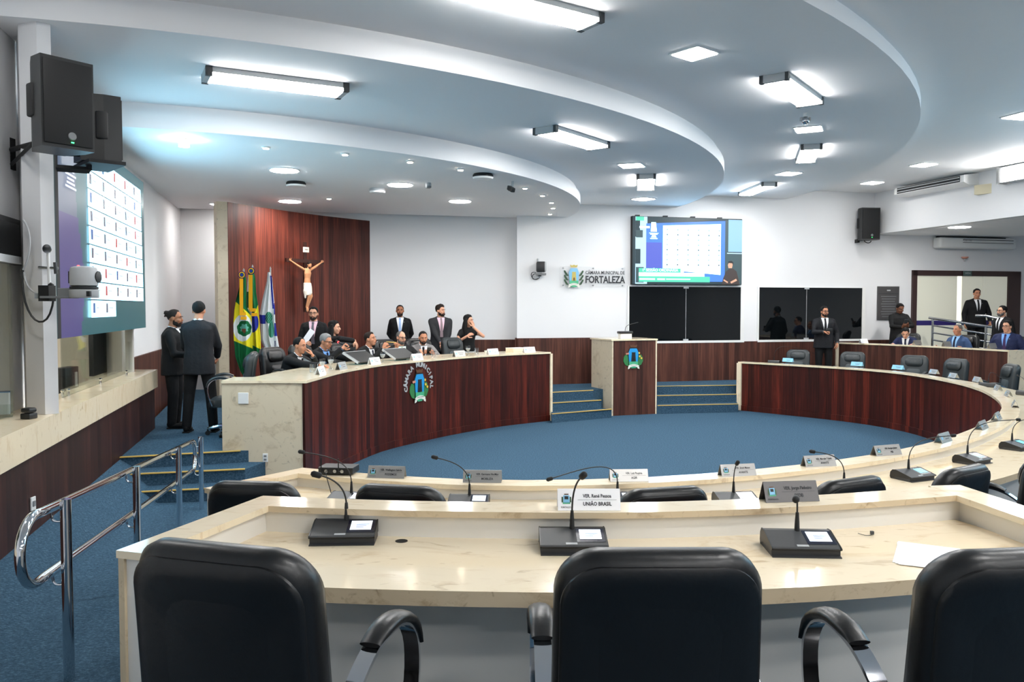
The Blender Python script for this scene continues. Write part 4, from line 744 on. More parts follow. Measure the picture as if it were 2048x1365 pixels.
    for k in range(5):
        a=2*pi*k/5+.3; mb.tube([(0,0,.12),(cos(a)*.15,sin(a)*.15,.115),(cos(a)*.29,sin(a)*.29,.085)],[.032,.026,.018],'chrome',8)
    b_=obj('base',mb,t,smooth=40)
    for k in range(5):
        a=2*pi*k/5+.3; mb=MB(); T=Matrix.Translation((cos(a)*.29,sin(a)*.29,.03))@Matrix.Rotation(a,4,'Z')@Matrix.Rotation(pi/2,4,'X')
        for o in (-.014,.014): mb.lathe([(.03,o-.009),(.03,o+.009)],'black_plastic',14,T=T)
        mb.tube([(cos(a)*.29,sin(a)*.29,.04),(cos(a)*.29,sin(a)*.29,.08)],.012,'black_plastic',8); obj('caster',mb,t)
    return t
CH={}
def chair(label,x,y,z,dirx,diry,kind='black',twist=0,group=None):
    rz=math.atan2(diry,dirx)-pi/2+twist
    if kind not in CH:
        t=make_chair('office_chair',label,*{'black':('leather','leather'),'grey':('leather_grey','leather_light')}[kind]); CH[kind]=t; t.location=(x,y,z); t.rotation_euler=(0,0,rz); WM[t]=Matrix.Translation((x,y,z))@Matrix.Rotation(rz,4,'Z')
        if group: t['group']=group
        return t
    return dup(CH[kind],(x,y,z),rz,label,group)
GA='chairs of the nearest row'; GB='chairs of the first row'; GC='chairs at the head desk'
chair('large black leather chair at the left of the nearest desk, seen from behind',-.635,2.27,F2,.30,1,'black',group=GA)
chair('large black leather chair in the middle of the nearest desk, hiding a microphone unit',.355,2.24,F2,0,1,'black',group=GA)
chair('large black leather chair at the right picture edge of the nearest desk, beside the papers',1.205,2.24,F2,-.12,1,'black',.0,group=GA)
for lab,px_,py_,tw in (('first-row black chair nearest the left stairs, only its top showing',512,964,.16),('first-row black chair behind the left microphone unit of the nearest desk',812,973,.0),('first-row black chair whose top shows between the white and the grey plates',1312,976,0),('first-row black chair directly behind the grey plate of the nearest desk',1672,960,0),('first-row black chair with glossy rounded back beside the blue-lit unit',1888,942,.12),('first-row black chair cut by the right picture edge',2040,916,.35)):
    Y={512:4.49,812:4.39,1312:4.33,1672:4.56,1888:4.87,2040:5.28}[px_]; p=D(px_,py_,Y)
    n_=min(U,key=lambda q_:(q_[0]-p.x)**2+(q_[1]-p.y)**2); d=V((n_[0]-p.x,n_[1]-p.y)).normalized(); chair(lab,p.x+d.x*.17,p.y+d.y*.17,F1,d.x,d.y,'black',tw,GB)
for lab,px_,Y,tw in (('empty dark chair at the far end of the ring desk, left of the standing man',1597,18.1,.3),('empty dark chair behind the bluish plate below the white folded card',1705,17.2,.2),('empty dark chair in the middle of the far side of the ring desk',1829,15.9,.25),('empty dark chair with a pale strap crossing its back on the far right curve',1902,14.95,.1),('empty dark chair turned aside next to the marble end of the far desk',2001,13.6,-.25)):
    X=(px_-1024)/FPX*Y; n_=min(U,key=lambda q_:(q_[0]-X)**2+(q_[1]-Y)**2); d=V((n_[0]-X,n_[1]-Y)).normalized(); chair(lab,X+d.x*.1,Y+d.y*.1,F1,d.x,d.y,'grey',tw,GB)
for lab,x,y,dx,dy,k in (('grey-black chair on the platform between the two standing men and the marble desk end',-3.66,10.7,-1,-.25,'grey'),('high black chair between the speaking man and the man raising his hands',-2.7,13.5,.88,-.48,'black'),('empty grey chair at the head desk beside the dark-suited standing man',-.98,15.75,.72,-.7,'grey')): chair(lab,x,y,DZ,dx,dy,k,group=GC)
# ================================================================== MICROPHONE UNITS
def mic_unit(label,bx,by,zw,hx,hy,dy,rz,scr='screen_white',lines=True,group='desk microphone units'):
    p=G(bx,by,zw+.066); t=thing('microphone_unit',label,'microphone unit',(p.x,p.y,zw),rz,group)
    W=.245
    prof=[(.045,.0),(.052,.016),(.048,.045),(.03,.064),(.0,.066),(-.12,.036),(-.128,.032),(-.124,.026),(-.116,.022),(-.116,.006),(-.134,.004),(-.134,0)]
    def ext(mb,pr,x0,x1,m):
        n=len(pr); mb.add([(x0,y,z) for y,z in pr]+[(x1,y,z) for y,z in pr],[(i,(i+1)%n,n+(i+1)%n,n+i) for i in range(n)]+[list(range(n))[::-1],[n+i for i in range(n)]],m)
    mb=MB(); ext(mb,prof,-W/2,W/2,'unit_body'); obj('body',mb,t)
    mb=MB()
    for s in (-1,1): mb=MB(); ext(mb,[(y*1.03,z*1.03) for y,z in prof[:8]]+[(-.1,.02),(0,.02)],s*W/2-.002,s*W/2+.002,'unit_edge'); obj('side_trim',mb,t)
    sl=lambda x,y,o:(x,y,.066+(y-0)*(.03/.12)+o)
    mb=MB(); mb.add([sl(.012,-.004,.001),sl(W/2-.006,-.004,.001),sl(W/2-.006,-.1,.001),sl(.012,-.1,.001)],[(0,1,2,3)],'unit_bezel'); bz=obj('bezel',mb,t,fix=False)
    mb=MB(); mb.add([sl(.024,-.014,.0022),sl(W/2-.018,-.014,.0022),sl(W/2-.018,-.082,.0022),sl(.024,-.082,.0022)],[(0,1,2,3)],scr)
    for k in range(3 if lines else 0): mb.add([sl(.045,-.04-.01*k,.003),sl(.095-.01*k,-.04-.01*k,.003),sl(.095-.01*k,-.045-.01*k,.003),sl(.045,-.045-.01*k,.003)],[(0,1,2,3)],'screen_ink')
    obj('display',mb,bz,fix=False)
    mb=MB(); mb.add([sl(-.03,-.104,.001),sl(.012,-.104,.001),sl(.012,-.117,.001),sl(-.03,-.117,.001)],[(0,1,2,3)],'light_grey'); obj('button',mb,t,fix=False)
    b=V((p.x,p.y,zw+.064)); h=D(hx,hy,p.y+dy); up=(h-b).length
    mb=MB(); mb.tube([b,b+V((0,0,.035)),b+V((0,0,.07))],[.010,.0085,.006],'black_plastic',10); obj('stem_base',mb,t,True,smooth=40)
    c=bez(b+V((0,0,.06)),b+V((0,0,.06+up*.38)),h+(b+V((0,0,.1))-h)*.45+V((0,0,up*.12)),h,14)
    mb=MB(); mb.tube(c,.0035,'black_plastic',8); g_=obj('gooseneck',mb,t,True,smooth=60)
    dr=(c[-1]-c[-3]).normalized(); mb=MB(); mb.tube([h-dr*.012,h-dr*.006,h+dr*.022,h+dr*.03],[.007,.0125,.0125,.006],'black_matte',12); obj('capsule',mb,g_,True,smooth=60)
    return t
mic_unit('nearest-row microphone unit at the left, beside the cable hole',693,1040,1.25,637,951,-.03,.05); mic_unit('nearest-row microphone unit partly hidden by the middle black chair',1144,1057,1.25,1165,953,-.12,.0); mic_unit('nearest-row microphone unit under the grey name plate',1594,1061,1.25,1592,998,-.12,-.06)
for lab,bx,by,hx,hy,dy,rz,sc_ in (('first-row microphone unit with long neck reaching left, nearest the stairs',703,985,606,905,-.1,-.2,'screen_white'),('first-row microphone unit right of the second chair top',939,990,872,916,-.05,-.05,'screen_white'),('first-row microphone unit hidden behind a chair, its neck lying flat to the left',1235,985,1102,958,-.12,.02,'screen_white'),('first-row microphone unit with upright neck beside the grey plate',1467,985,1474,928,-.05,.1,'screen_white'),('first-row microphone unit behind the fourth chair top, neck bent left',1688,966,1627,904,-.05,.3,'screen_white'),('blue-lit microphone unit nearest the rounded chair back',1817,938,1905,872,.1,.42,'screen_cyan'),('blue-lit microphone unit right of the first blue-lit one',1935,908,2035,840,.15,.55,'screen_cyan'),('first-row microphone unit cut by the right picture edge',2024,882,2068,838,.1,.6,'screen_cyan')):
    mic_unit(lab,bx,by,.925,hx,hy,dy,rz,sc_,lines=sc_=='screen_white')
for lab,bx,by,hx,hy,dy,rz in (('small far microphone unit at the ring desk before the turned chair',1977,766,2001,757,.3,2.2),('far microphone unit at the right edge with its neck pointing up right',2052,782,2036,752,.2,1.8),('far microphone unit at the far end of the ring desk near the clear plate',1548,721,1640,711,.3,2.6)):
    mic_unit(lab,bx,by,.925,hx,hy,dy,rz,'screen_cyan',False)
# ================================================================== NAME PLATES
def plate(label,x,y,z,rz,l1=None,l2=None,m='plate_metal',w=.25,h=.075,group='tent name plates',p=None,ink='ink'):
    p=G(x,y,z) if p is None else V(p); t=thing('name_plate',label,'name plate',(p.x,p.y,z+.001),rz,group)
    a=.036; mb=MB()
    for s in (-1,1):
        A_=V((0,s*a,0));B_=V((0,s*.002,h)); nn_=V((0,s*h,a)).normalized()*.003
        vs=[V((xx,0,0))+q_ for xx in (-w/2,w/2) for q_ in (A_,B_,B_-nn_,A_-nn_)]
        mb.add(vs,[(0,1,2,3),(7,6,5,4),(0,4,5,1),(1,5,6,2),(2,6,7,3),(3,7,4,0)],m)
    o=obj('tent',mb,t)
    T=frame((0,-a-.0007,0),(1,0,0),(0,a-.002,h)); L_=math.hypot(a,h)
    if l1:
        text(l1,.019,ink,t,T@Matrix.Translation((w*.13,L_*.66,.0004)),depth=.0002,bold=.0004,sx=.8); text(l2,.02,ink,t,T@Matrix.Translation((w*.13,L_*.3,.0004)),depth=.0002,bold=.0005,sx=.85)
        mb=MB(); mb.box((w*.13,L_*.49,.0003),(w*.62,.0008,.0004),ink,T=T)
        for (bx,by,bw,bh),mm in zip(((-.36,.52,.1,.34),(-.36,.58,.06,.14),(-.36,.34,.12,.07),(-.36,.74,.07,.05),(-.425,.5,.025,.25),(-.295,.5,.025,.25)),('crest_sky','crest_dark','crest_teal','crest_brown','crest_leaf','crest_leaf')): mb.box((bx*w,by*L_,.0004+.0001*(mm=='crest_dark')),(bw*w,bh*L_,.0003),mm,T=T)
        obj('print',mb,t,fix=False); text('FORTALEZA',.009,ink,t,T@Matrix.Translation((-.36*w,L_*.15,.0004)),depth=.0002,sx=.9)
    else:
        mb=MB(); mb.box((.1*w,L_*.6,.0004),(w*.5,.006,.0004),'ink_soft',T=T); mb.box((.1*w,L_*.35,.0004),(w*.35,.007,.0004),'ink_soft',T=T); mb.box((-.33*w,L_*.5,.0004),(w*.13,.03,.0004),'crest_sky',T=T); obj('print',mb,t,fix=False)
    return t
plate('white name plate reading UNIÃO BRASIL on the rim of the nearest desk',1177,1018,ZT,0,'VER. René Pessoa','UNIÃO BRASIL','plate_white',w=.245,h=.078); plate('grey name plate reading PSDB on the rim of the nearest desk',1578,1001,ZT,.14,'VER. Jorge Pinheiro','PSDB','pewter' if 'pewter' in M else 'plate_metal',w=.23,h=.078)
for lab,x,y,rz,a_,b_ in (('grey name plate reading PODEMOS beside the black receiver box',774,955,-.12,'VER. Wellington Sabóia','PODEMOS'),('name plate reading MOBILIZA on the first-row rim',965,964,-.05,'VER. Germano He-Man','MOBILIZA'),('name plate reading AGIR behind the middle of the first row',1257,962,.05,'VER. Luiz Paupina','AGIR'),('name plate reading AVANTE behind the upright microphone neck',1474,951,.2,'VER. Erich Matos','AVANTE'),('second name plate reading AVANTE, right of the other AVANTE plate',1637,932,.26,'VER. Marcelo Tchela','AVANTE'),('name plate reading PSB alone before the blue floor edge at the right',1772,910,.36,'VER. Benigno Júnior','PSB')): plate(lab,x,y,ZU,rz,a_,b_)
for lab,x,y,rz in (('blank-looking plate crossed by a microphone neck at the right curve',1886,884,.55),('plate leaning at the ring rim left of the microphone head at the right',1963,858,.8),('plate just above the leaning one where the ring rim turns',1993,840,.95),('pyramid-like plate seen end on at the rightmost bend',2030,814,1.5),('plate above the end-on pyramid plate at the right bend',2017,793,1.9),('plate in front of the turned empty chair at the right',1996,781,2.1),('plate beside a white cup on the far right curve',1955,764,2.3),('plate before the chair with the pale strap',1907,756,2.45),('plate left of the chair with the pale strap',1868,748,2.5),('bright bluish plate in front of the middle far chair',1796,739,2.62),('bluish plate in front of the second far chair',1714,732,2.68),('clear-looking plate at the far tip of the ring desk',1576,724,2.8)):
    g_=G(x,y,ZU); i_=min(range(1,len(U)-1),key=lambda i:(U[i][0]-g_.x)**2+(U[i][1]-g_.y)**2); a_=U[i_-1]; b_=U[i_+1]; plate(lab,x,y,ZU,math.atan2(b_[1]-a_[1],b_[0]-a_[0])+(0 if rz<1.4 else pi),None,None,'plate_metal' if rz<2.6 else 'crest_sky',w=.23)
for lab,x,y,m_ in (('white folded card at the left end of the far second-row desk',1727,687,'paper'),('grey plate in front of the man in navy looking down',1834,690,'plate_metal'),('clear plate in front of the man in the light blue shirt',1893,693,'plate_metal'),('clear plate in front of the smiling man with glasses',1984,697,'plate_metal')): plate(lab,x,y,ZT,.6+pi,None,None,m_,w=.27,h=.1,group='plates on the far desk')
def along(px_,off,z=ZP):           # point on the head desk: intersect pixel column with the offset path
    P_=offs(PR,off); r_=(px_-1024)/FPX
    for a,b in zip(P_,P_[1:]):
        fa=a[0]-r_*a[1];fb=b[0]-r_*b[1]
        if fa*fb<=0: s=fa/(fa-fb+1e-12); return V((a[0]+(b[0]-a[0])*s,a[1]+(b[1]-a[1])*s,z)),V((b[0]-a[0],b[1]-a[1],0)).normalized()
    return V((P_[-1][0],P_[-1][1],z)),V((.8,.6,0))
for lab,x,off,m_ in (('white plate at the left end of the head desk, before the man covering his mouth',640,-.12,'paper'),('plate in front of the speaking man at the head desk',682,-.12,'plate_metal'),('plate right of the first tilted monitor',748,-.12,'paper'),('white plate in front of the man in the grey suit',833,-.12,'paper'),('plate beside the goblet before the empty head-desk chair',918,-.14,'plate_metal'),('white plate before the small dish on the head desk',985,-.14,'paper'),('last plate at the right end of the head desk',1058,-.2,'paper')):
    p,d=along(x,off); plate(lab,0,0,ZP,math.atan2(d.y,d.x)+.0,None,None,m_,w=.27,h=.1,group='plates on the head desk',p=p)
# glassware
def goblet(label,p,kind='goblet',fill=True):
    t=thing('water_glass' if kind!='dish' else 'dish',label,'glass' if kind!='dish' else 'dish',tuple(p),0,'glasses on the head desk' if kind!='dish' else None)
    pr=[(.038,0),(.036,.004),(.006,.008),(.005,.06),(.03,.085),(.042,.12),(.04,.17)] if kind=='goblet' else [(.034,0),(.037,.01),(.04,.11)] if kind=='tumbler' else [(.05,0),(.07,.03),(.07,.045)]
    mb=MB(); mb.lathe(pr,'glass_cup' if kind!='dish' else 'crest_white',18); mb.f.pop(); mb.m.pop(); obj('cup',mb,t,smooth=50,fix=False)
    if kind=='goblet' and fill: mb=MB(); mb.lathe([(.012,.072),(.028,.086),(.039,.118),(.038,.126)],'white_gloss',14); obj('water',mb,t,smooth=50)
for lab,x,off,k in (('low tumbler at the left end of the head desk',624,-.3,'tumbler'),('goblet of water, left one of the pair before the speaking man',644,-.25,'goblet'),('goblet of water, right one of the pair before the speaking man',661,-.3,'goblet'),('goblet between the two tilted monitors',765,-.22,'goblet'),('tumbler of water before the man in the grey suit',866,-.3,'tumbler'),('goblet right of the plate before the empty head-desk chair',936,-.25,'goblet'),('short glass farther right of the lone goblet',953,-.4,'tumbler'),('small pale dish behind a white plate on the head desk',976,-.5,'dish')):
    p,d=along(x,off); goblet(lab,p,k)
p,d=along(1033,-.5); t=thing('document_box','low pale box at the right end of the head desk','box',tuple(p),math.atan2(d.y,d.x)); mb=MB(); mb.box((0,0,.035),(.34,.24,.07),'marble',bev=.004); obj('box',mb,t); mb=MB(); mb.box((0,0,.073),(.345,.245,.008),'white_panel'); obj('lid',mb,t)
# tilted monitors
for lab,x in (('left tilted monitor on the head desk, its black back to the floor','724'),('right tilted monitor on the head desk, before the bearded man')if False else ('left tilted monitor on the head desk, its dark back to the room',722),('right tilted monitor on the head desk, before the man with the green tie',800)):
    p,d=along(int(x),-.34); t=thing('desk_monitor',lab,'monitor',tuple(p),math.atan2(d.y,d.x))
    T=Matrix.Translation((0,.0,.10))@Matrix.Rotation(math.radians(-62),4,'X'); mb=MB(); mb.box((0,0,0),(.56,.025,.30),'black_plastic',T=T,bev=.004); obj('casing',mb,t)
    mb=MB(); mb.box((0,.0,.152),(.565,.03,.01),'light_grey',T=T); mb.box((-.282,0,0),(.008,.03,.30),'light_grey',T=T); obj('edge_frame',mb,t); mb=MB(); mb.box((0,.014,0),(.53,.004,.27),'screen_cyan',T=T); obj('display',mb,t); mb=MB(); mb.box((0,0,.03),(.16,.12,.06),'black_matte'); obj('stand',mb,t)
# lectern microphone
a,d,n,Lw=LEC; p=D(1250,676,16.75); t=thing('microphone_unit','microphone unit raised on a white block on the lectern top','microphone unit',(p.x,p.y,LT),math.atan2(d.y,d.x))
mb=MB(); mb.box((0,0,.05),(.25,.12,.1),'white_gloss',bev=.004); obj('riser',mb,t); mb=MB(); mb.box((0,0,.125),(.3,.15,.05),'unit_edge',bev=.015); obj('body',mb,t,smooth=30); mb=MB(); mb.tube(bez((-.0,0,.15),(0,0,.3),(.1,-.02,.28),(.27,-.05,.33),10),.005,'dark_grey',8); obj('gooseneck',mb,t,smooth=50)
# receiver box on the first-row desk
p=G(678,947,ZU); t=thing('wireless_receiver','black receiver box with two stub antennas on the left first-row rim','receiver',(p.x,p.y,ZU),-.12); mb=MB(); mb.box((0,0,.03),(.24,.15,.045),'black_plastic',bev=.004); obj('case',mb,t)
for s in (-1,1): mb=MB(); mb.tube([(s*.06-.03,-.08,.03),(s*.06-.03,-.1,.03),(s*.06-.03,-.1,.12)],.004,'black_matte',6); obj('antenna',mb,t)
mb=MB(); 
for s in (-.06,0,.05): mb.tube([(s,-.075,.03),(s,-.09,.03)],.012,'steel',10)
mb.tube(bez((-.06,-.09,.03),(-.04,-.16,.02),(.0,-.2,-.04),(.03,-.24,-.09)),.003,'black_matte',6); obj('plugs',mb,t)
# small things on the nearest worktop
p=G(803,1083,1.2505); mb=MB(); mb.lathe([(.024,0),(.024,.0015)],'black_matte',20,T=Matrix.Translation(p)); tag(obj('cable_hole',mb),'black oval cable hole in the nearest worktop, right of the left unit','cable hole')
t=thing('earphone','thin loose wire with a small plug on the nearest worktop by the right unit','earphone',tuple(G(1740,1068,1.25))); a=G(1716,1067,1.253);b=G(1744,1069,1.253); mb=MB(); mb.tube(bez(a,a+V((.01,-.04,0)),b+V((-.02,-.03,0)),b,8),.0012,'dark_grey',5); obj('wire',mb,t,True); mb=MB(); mb.box(b+V((0,0,.006)),(.012,.012,.012),'dark_grey'); obj('plug',mb,t,True)
t=thing('papers','white sheets of paper on the nearest worktop against the right chair','papers',tuple(G(1842,1112,1.25)),-.5)
for k in range(3): mb=MB(); mb.box((.02+.004*k,.01-.01*k,.0015+.0012*k),(.21,.297,.001),'paper',T=Matrix.Rotation(.04*k,4,'Z')); obj('sheet',mb,t)
# ================================================================== HANDRAILS
t=thing('handrail','polished steel handrail with rounded near end along the left aisle','handrail',(-2.6,6,.3))
XP=lambda Y:-2.02-.2457*(Y-3.7); ZR=lambda Y:1.275-.0955*(Y-3.7)
for Y in (3.7,5.22,6.9,8.3):
    mb=MB(); zb=.2 if Y<4 else zr(Y)-.0; zb=zr(Y); mb.tube([(XP(Y),Y,zb),(XP(Y),Y,ZR(Y)+.01)],.024,'chrome',16); ps=obj('post',mb,t,True,smooth=40)
    for o in (0,.29):
        z=ZR(Y)-.03-o; mb=MB(); mb.tube(bez((XP(Y),Y-.0,z-.06),(XP(Y)-.06,Y-.0,z-.07),(XP(Y)-.065,Y,z-.06),(XP(Y)-.065,Y,z-.02),8),.006,'chrome',8); obj('bracket',mb,ps,True,smooth=40)
def rp(Y,o): return V((XP(Y)-.065,Y,ZR(Y)-.03-o))
a0,b0=rp(3.55,0),rp(3.55,.29); near=bez(a0,rp(3.2,-.02)+V((0,0,.02)),rp(3.2,.31)-V((0,0,.02)),b0,16); a1,b1=rp(8.2,0),rp(8.2,.29); fr=bez(b1,rp(8.38,.29),rp(8.38,0),a1,10)
mb=MB(); mb.tube([rp(8.2,0),rp(6,0)]+near+[rp(6,.29),rp(8.2,.29)]+fr[1:],.021,'chrome',14,cap=False); obj('rail',mb,t,True,smooth=60)
p=onL(66,1008,.385); t=thing('wall_socket','small white socket on the dark wood under the left ledge','socket',tuple(p)); mb=MB(); mb.box((0,0,0),(.012,.06,.1),'white_gloss',bev=.003); obj('plate',mb,t); mb=MB(); mb.box((.008,0,0),(.008,.03,.04),'mid_grey'); obj('insert',mb,t)
t=thing('handrail','steel handrail with three lower bars in front of the glass doors','handrail',tuple(D(1930,660,19.6)))
pa=D(1858,636,19.7);pb=D(1992,656,18.4); mb=MB(); mb.tube([pa,pb,pb+(pb-pa).normalized()*.12+V((0,0,.1)),pb+(pb-pa).normalized()*.1+V((0,.1,.22)),pb+V((-.1,.2,.26)),pb+V((-.3,.3,.27))],.03,'steel',10); obj('top_rail',mb,t,True,smooth=50)
for k in range(3): mb=MB(); o=V((0,0,-.17-.17*k)); mb.tube([pa+o+(pb-pa)*.05,pb+o],.02,'steel',8); obj('bar',mb,t,True,smooth=50)
for s in (.06,.86): mb=MB(); q_=pa+(pb-pa)*s; mb.tube([(q_.x,q_.y,.5),(q_.x,q_.y,q_.z)],.028,'steel',10); obj('post',mb,t,True,smooth=50)
# ================================================================== PEOPLE
for k_,c_ in dict(skin_light=(214,160,132),skin_mid=(190,132,102),skin_tan=(160,106,78),skin_brown=(112,72,52),skin_dark=(84,54,40),lips=(150,78,70),eye=(176,168,160),hair_black=(14,13,13),hair_brown=(34,24,19),hair_grey=(126,126,126),beard_grey=(92,90,88),beard_dark=(40,32,28),suit_black=(16,16,18),suit_charcoal=(44,45,48),suit_grey=(124,122,122),suit_navy=(30,38,72),suit_blue=(52,74,110),suit_dark=(27,28,32),shirt_white=(232,232,234),shirt_pink=(226,190,204),shirt_blue=(120,168,232),shirt_green=(206,226,214),shirt_black=(20,20,21),shirt_sky=(150,196,240),tie_black=(20,20,24),tie_navy=(24,28,52),tie_grey=(104,100,110),tie_mauve=(140,122,128),tie_green=(120,140,88),tie_blue=(164,188,226),tie_plum=(58,40,80),trousers_white=(206,206,204),shoe=(14,13,13),cloth_white=(228,224,214),statue=(206,150,110)).items(): mat(k_,c_,.55 if 'skin' in k_ or k_=='statue' else .8,spec=.3,bump=(9,.7,.02) if k_[:4] in('suit','shir','trou') else (120,.5,.006) if k_[:4] in ('hair','bear') else None)
def remesh(mb,vox,it=3):
    me=bpy.data.meshes.new('tmp'); me.from_pydata(mb.v,[],mb.f); bm=bmesh.new(); bm.from_mesh(me); bmesh.ops.recalc_face_normals(bm,faces=bm.faces); bm.to_mesh(me); bm.free()
    o=bpy.data.objects.new('tmp',me); COL.objects.link(o); r=o.modifiers.new('r','REMESH'); r.mode='VOXEL'; r.voxel_size=vox
    if it: s=o.modifiers.new('s','SMOOTH'); s.factor=.5; s.iterations=it
    dg=bpy.context.evaluated_depsgraph_get(); out=bpy.data.meshes.new_from_object(o.evaluated_get(dg)); bpy.data.objects.remove(o); bpy.data.meshes.remove(me); return out
def rings(mb,R,m='x',n=20):        # R: list of (centre, xaxis, yaxis, rx, ry)
    vs=[];N=n
    for c,x,y,rx,ry in R:
        for k in range(N):
            a=2*pi*k/N; ca,sa=cos(a),sin(a); e=.85; vs.append(V(c)+x*(math.copysign(abs(ca)**e,ca)*rx)+y*(math.copysign(abs(sa)**e,sa)*ry))
    fs=[(i*N+k,i*N+(k+1)%N,(i+1)*N+(k+1)%N,(i+1)*N+k) for i in range(len(R)-1) for k in range(N)]
    fs.append(list(range(N))[::-1]); fs.append([(len(R)-1)*N+k for k in range(N)]); mb.add(vs,fs,m)
def limb(mb,pts,rs,m='x'):
    mb.tube(pts,rs,m,12)
    for p,r in zip(pts,rs): mb.ball(p,r,m,12)
def meshobj(name,me,m,parent,smooth=True,extra=None):
    me.materials.clear(); me.materials.append(M[m]); me.name=name
    if smooth: me.shade_smooth()
    return link(name,me,parent)
def ik(s,w,pole,l1,l2):
    s,w,pole=V(s),V(w),V(pole); d=w-s; L=d.length
    if L>(l1+l2)*.995: w=s+d*((l1+l2)*.995/L); d=w-s; L=d.length
    a=(l1*l1-l2*l2+L*L)/(2*L); h=math.sqrt(max(0,l1*l1-a*a)); u=d/L; p=(pole-s); p=(p-u*p.dot(u)); p=p.normalized() if p.length>1e-6 else V((0,0,-1))
    return s+u*a+p*h,w
def hand(mb,w,d,nrm,curl,side,sc=1,spread=.0):
    d=V(d).normalized(); nrm=V(nrm); nrm=(nrm-d*nrm.dot(d)).normalized(); ac=d.cross(nrm)*side
    R_=Matrix((ac,nrm,d)).transposed()
    mb.ball(w+d*.048*sc,(.041*sc,.017*sc,.052*sc),'x',12,rot=R_)
    out=[]
    for i,(o,l) in enumerate(((-.031,.062),(-.0105,.075),(.0105,.07),(.031,.054))):
        p=w+d*.078*sc+ac*o*sc; a=0; pts=[w+d*.05*sc+ac*o*.9*sc,p]; dd=d.copy()
        for sg,f in ((.45,.8),(.32,1.1),(.26,.8)):
            dd=Matrix.Rotation(curl*f*(1+.08*i),3,ac*side)@dd; p=p+dd*l*sg*sc; pts.append(p)
        out.append((pts,[.0105*sc,.0098*sc,.009*sc,.0085*sc,.0068*sc]))
    th=w+d*.022*sc-ac*.03*sc; t1=(d*.55-ac*.75+nrm*.35*(1 if curl>0 else 1)).normalized(); t2=(d*.85-ac*.25+nrm*(.25+.4*min(1,curl))).normalized()
    out.append(([th,th+t1*.034*sc,th+t1*.034*sc+t2*.03*sc,th+t1*.034*sc+t2*.056*sc],[.014*sc,.0125*sc,.0105*sc,.008*sc]))
    return out
def addtubes(me,tubes,n=8):
    mb=MB()
    for p,r in tubes: mb.tube(p,r,'x',n); mb.ball(p[-1],r[-1],'x',8)
    bm=bmesh.new(); bm.from_mesh(me); t=bpy.data.meshes.new('t'); t.from_pydata(mb.v,[],mb.f); b2=bmesh.new(); b2.from_mesh(t); bmesh.ops.recalc_face_normals(b2,faces=b2.faces); b2.to_mesh(t); b2.free(); bm.from_mesh(t); bm.to_mesh(me); bm.free(); bpy.data.meshes.remove(t)
def headparts(mb,c,R,fem=False,k=1.0):
    q=lambda x,y,z:c+R@V((x,y,z))*k
    mb.ball(q(0,-.012,.03),V((.0755,.094,.085))*k,'x',18,rot=R); mb.ball(q(0,.026,-.03),V((.058,.062,.078))*k,'x',16,rot=R); mb.ball(q(0,.042,-.082),V((.036 if fem else .042,.04,.03))*k,'x',12,rot=R)
    mb.tube([q(0,.083,.014),q(0,.098,-.012),q(0,.104,-.026)],[.008*k,.011*k,.015*k],'x',8); mb.ball(q(0,.1,-.028),.0135*k,'x',8); mb.ball(q(0,.07,.024),V((.05,.02,.012))*k,'x',10,rot=R)
    mb.ball(q(0,.082,-.058),V((.024,.014,.012))*k,'x',8,rot=R)
    for s in (-1,1): mb.ball(q(s*.076,-.006,-.008),V((.010,.02,.031))*k,'x',10,rot=R); mb.ball(q(s*.036,.06,-.025),V((.025,.026,.024))*k,'x',8,rot=R)
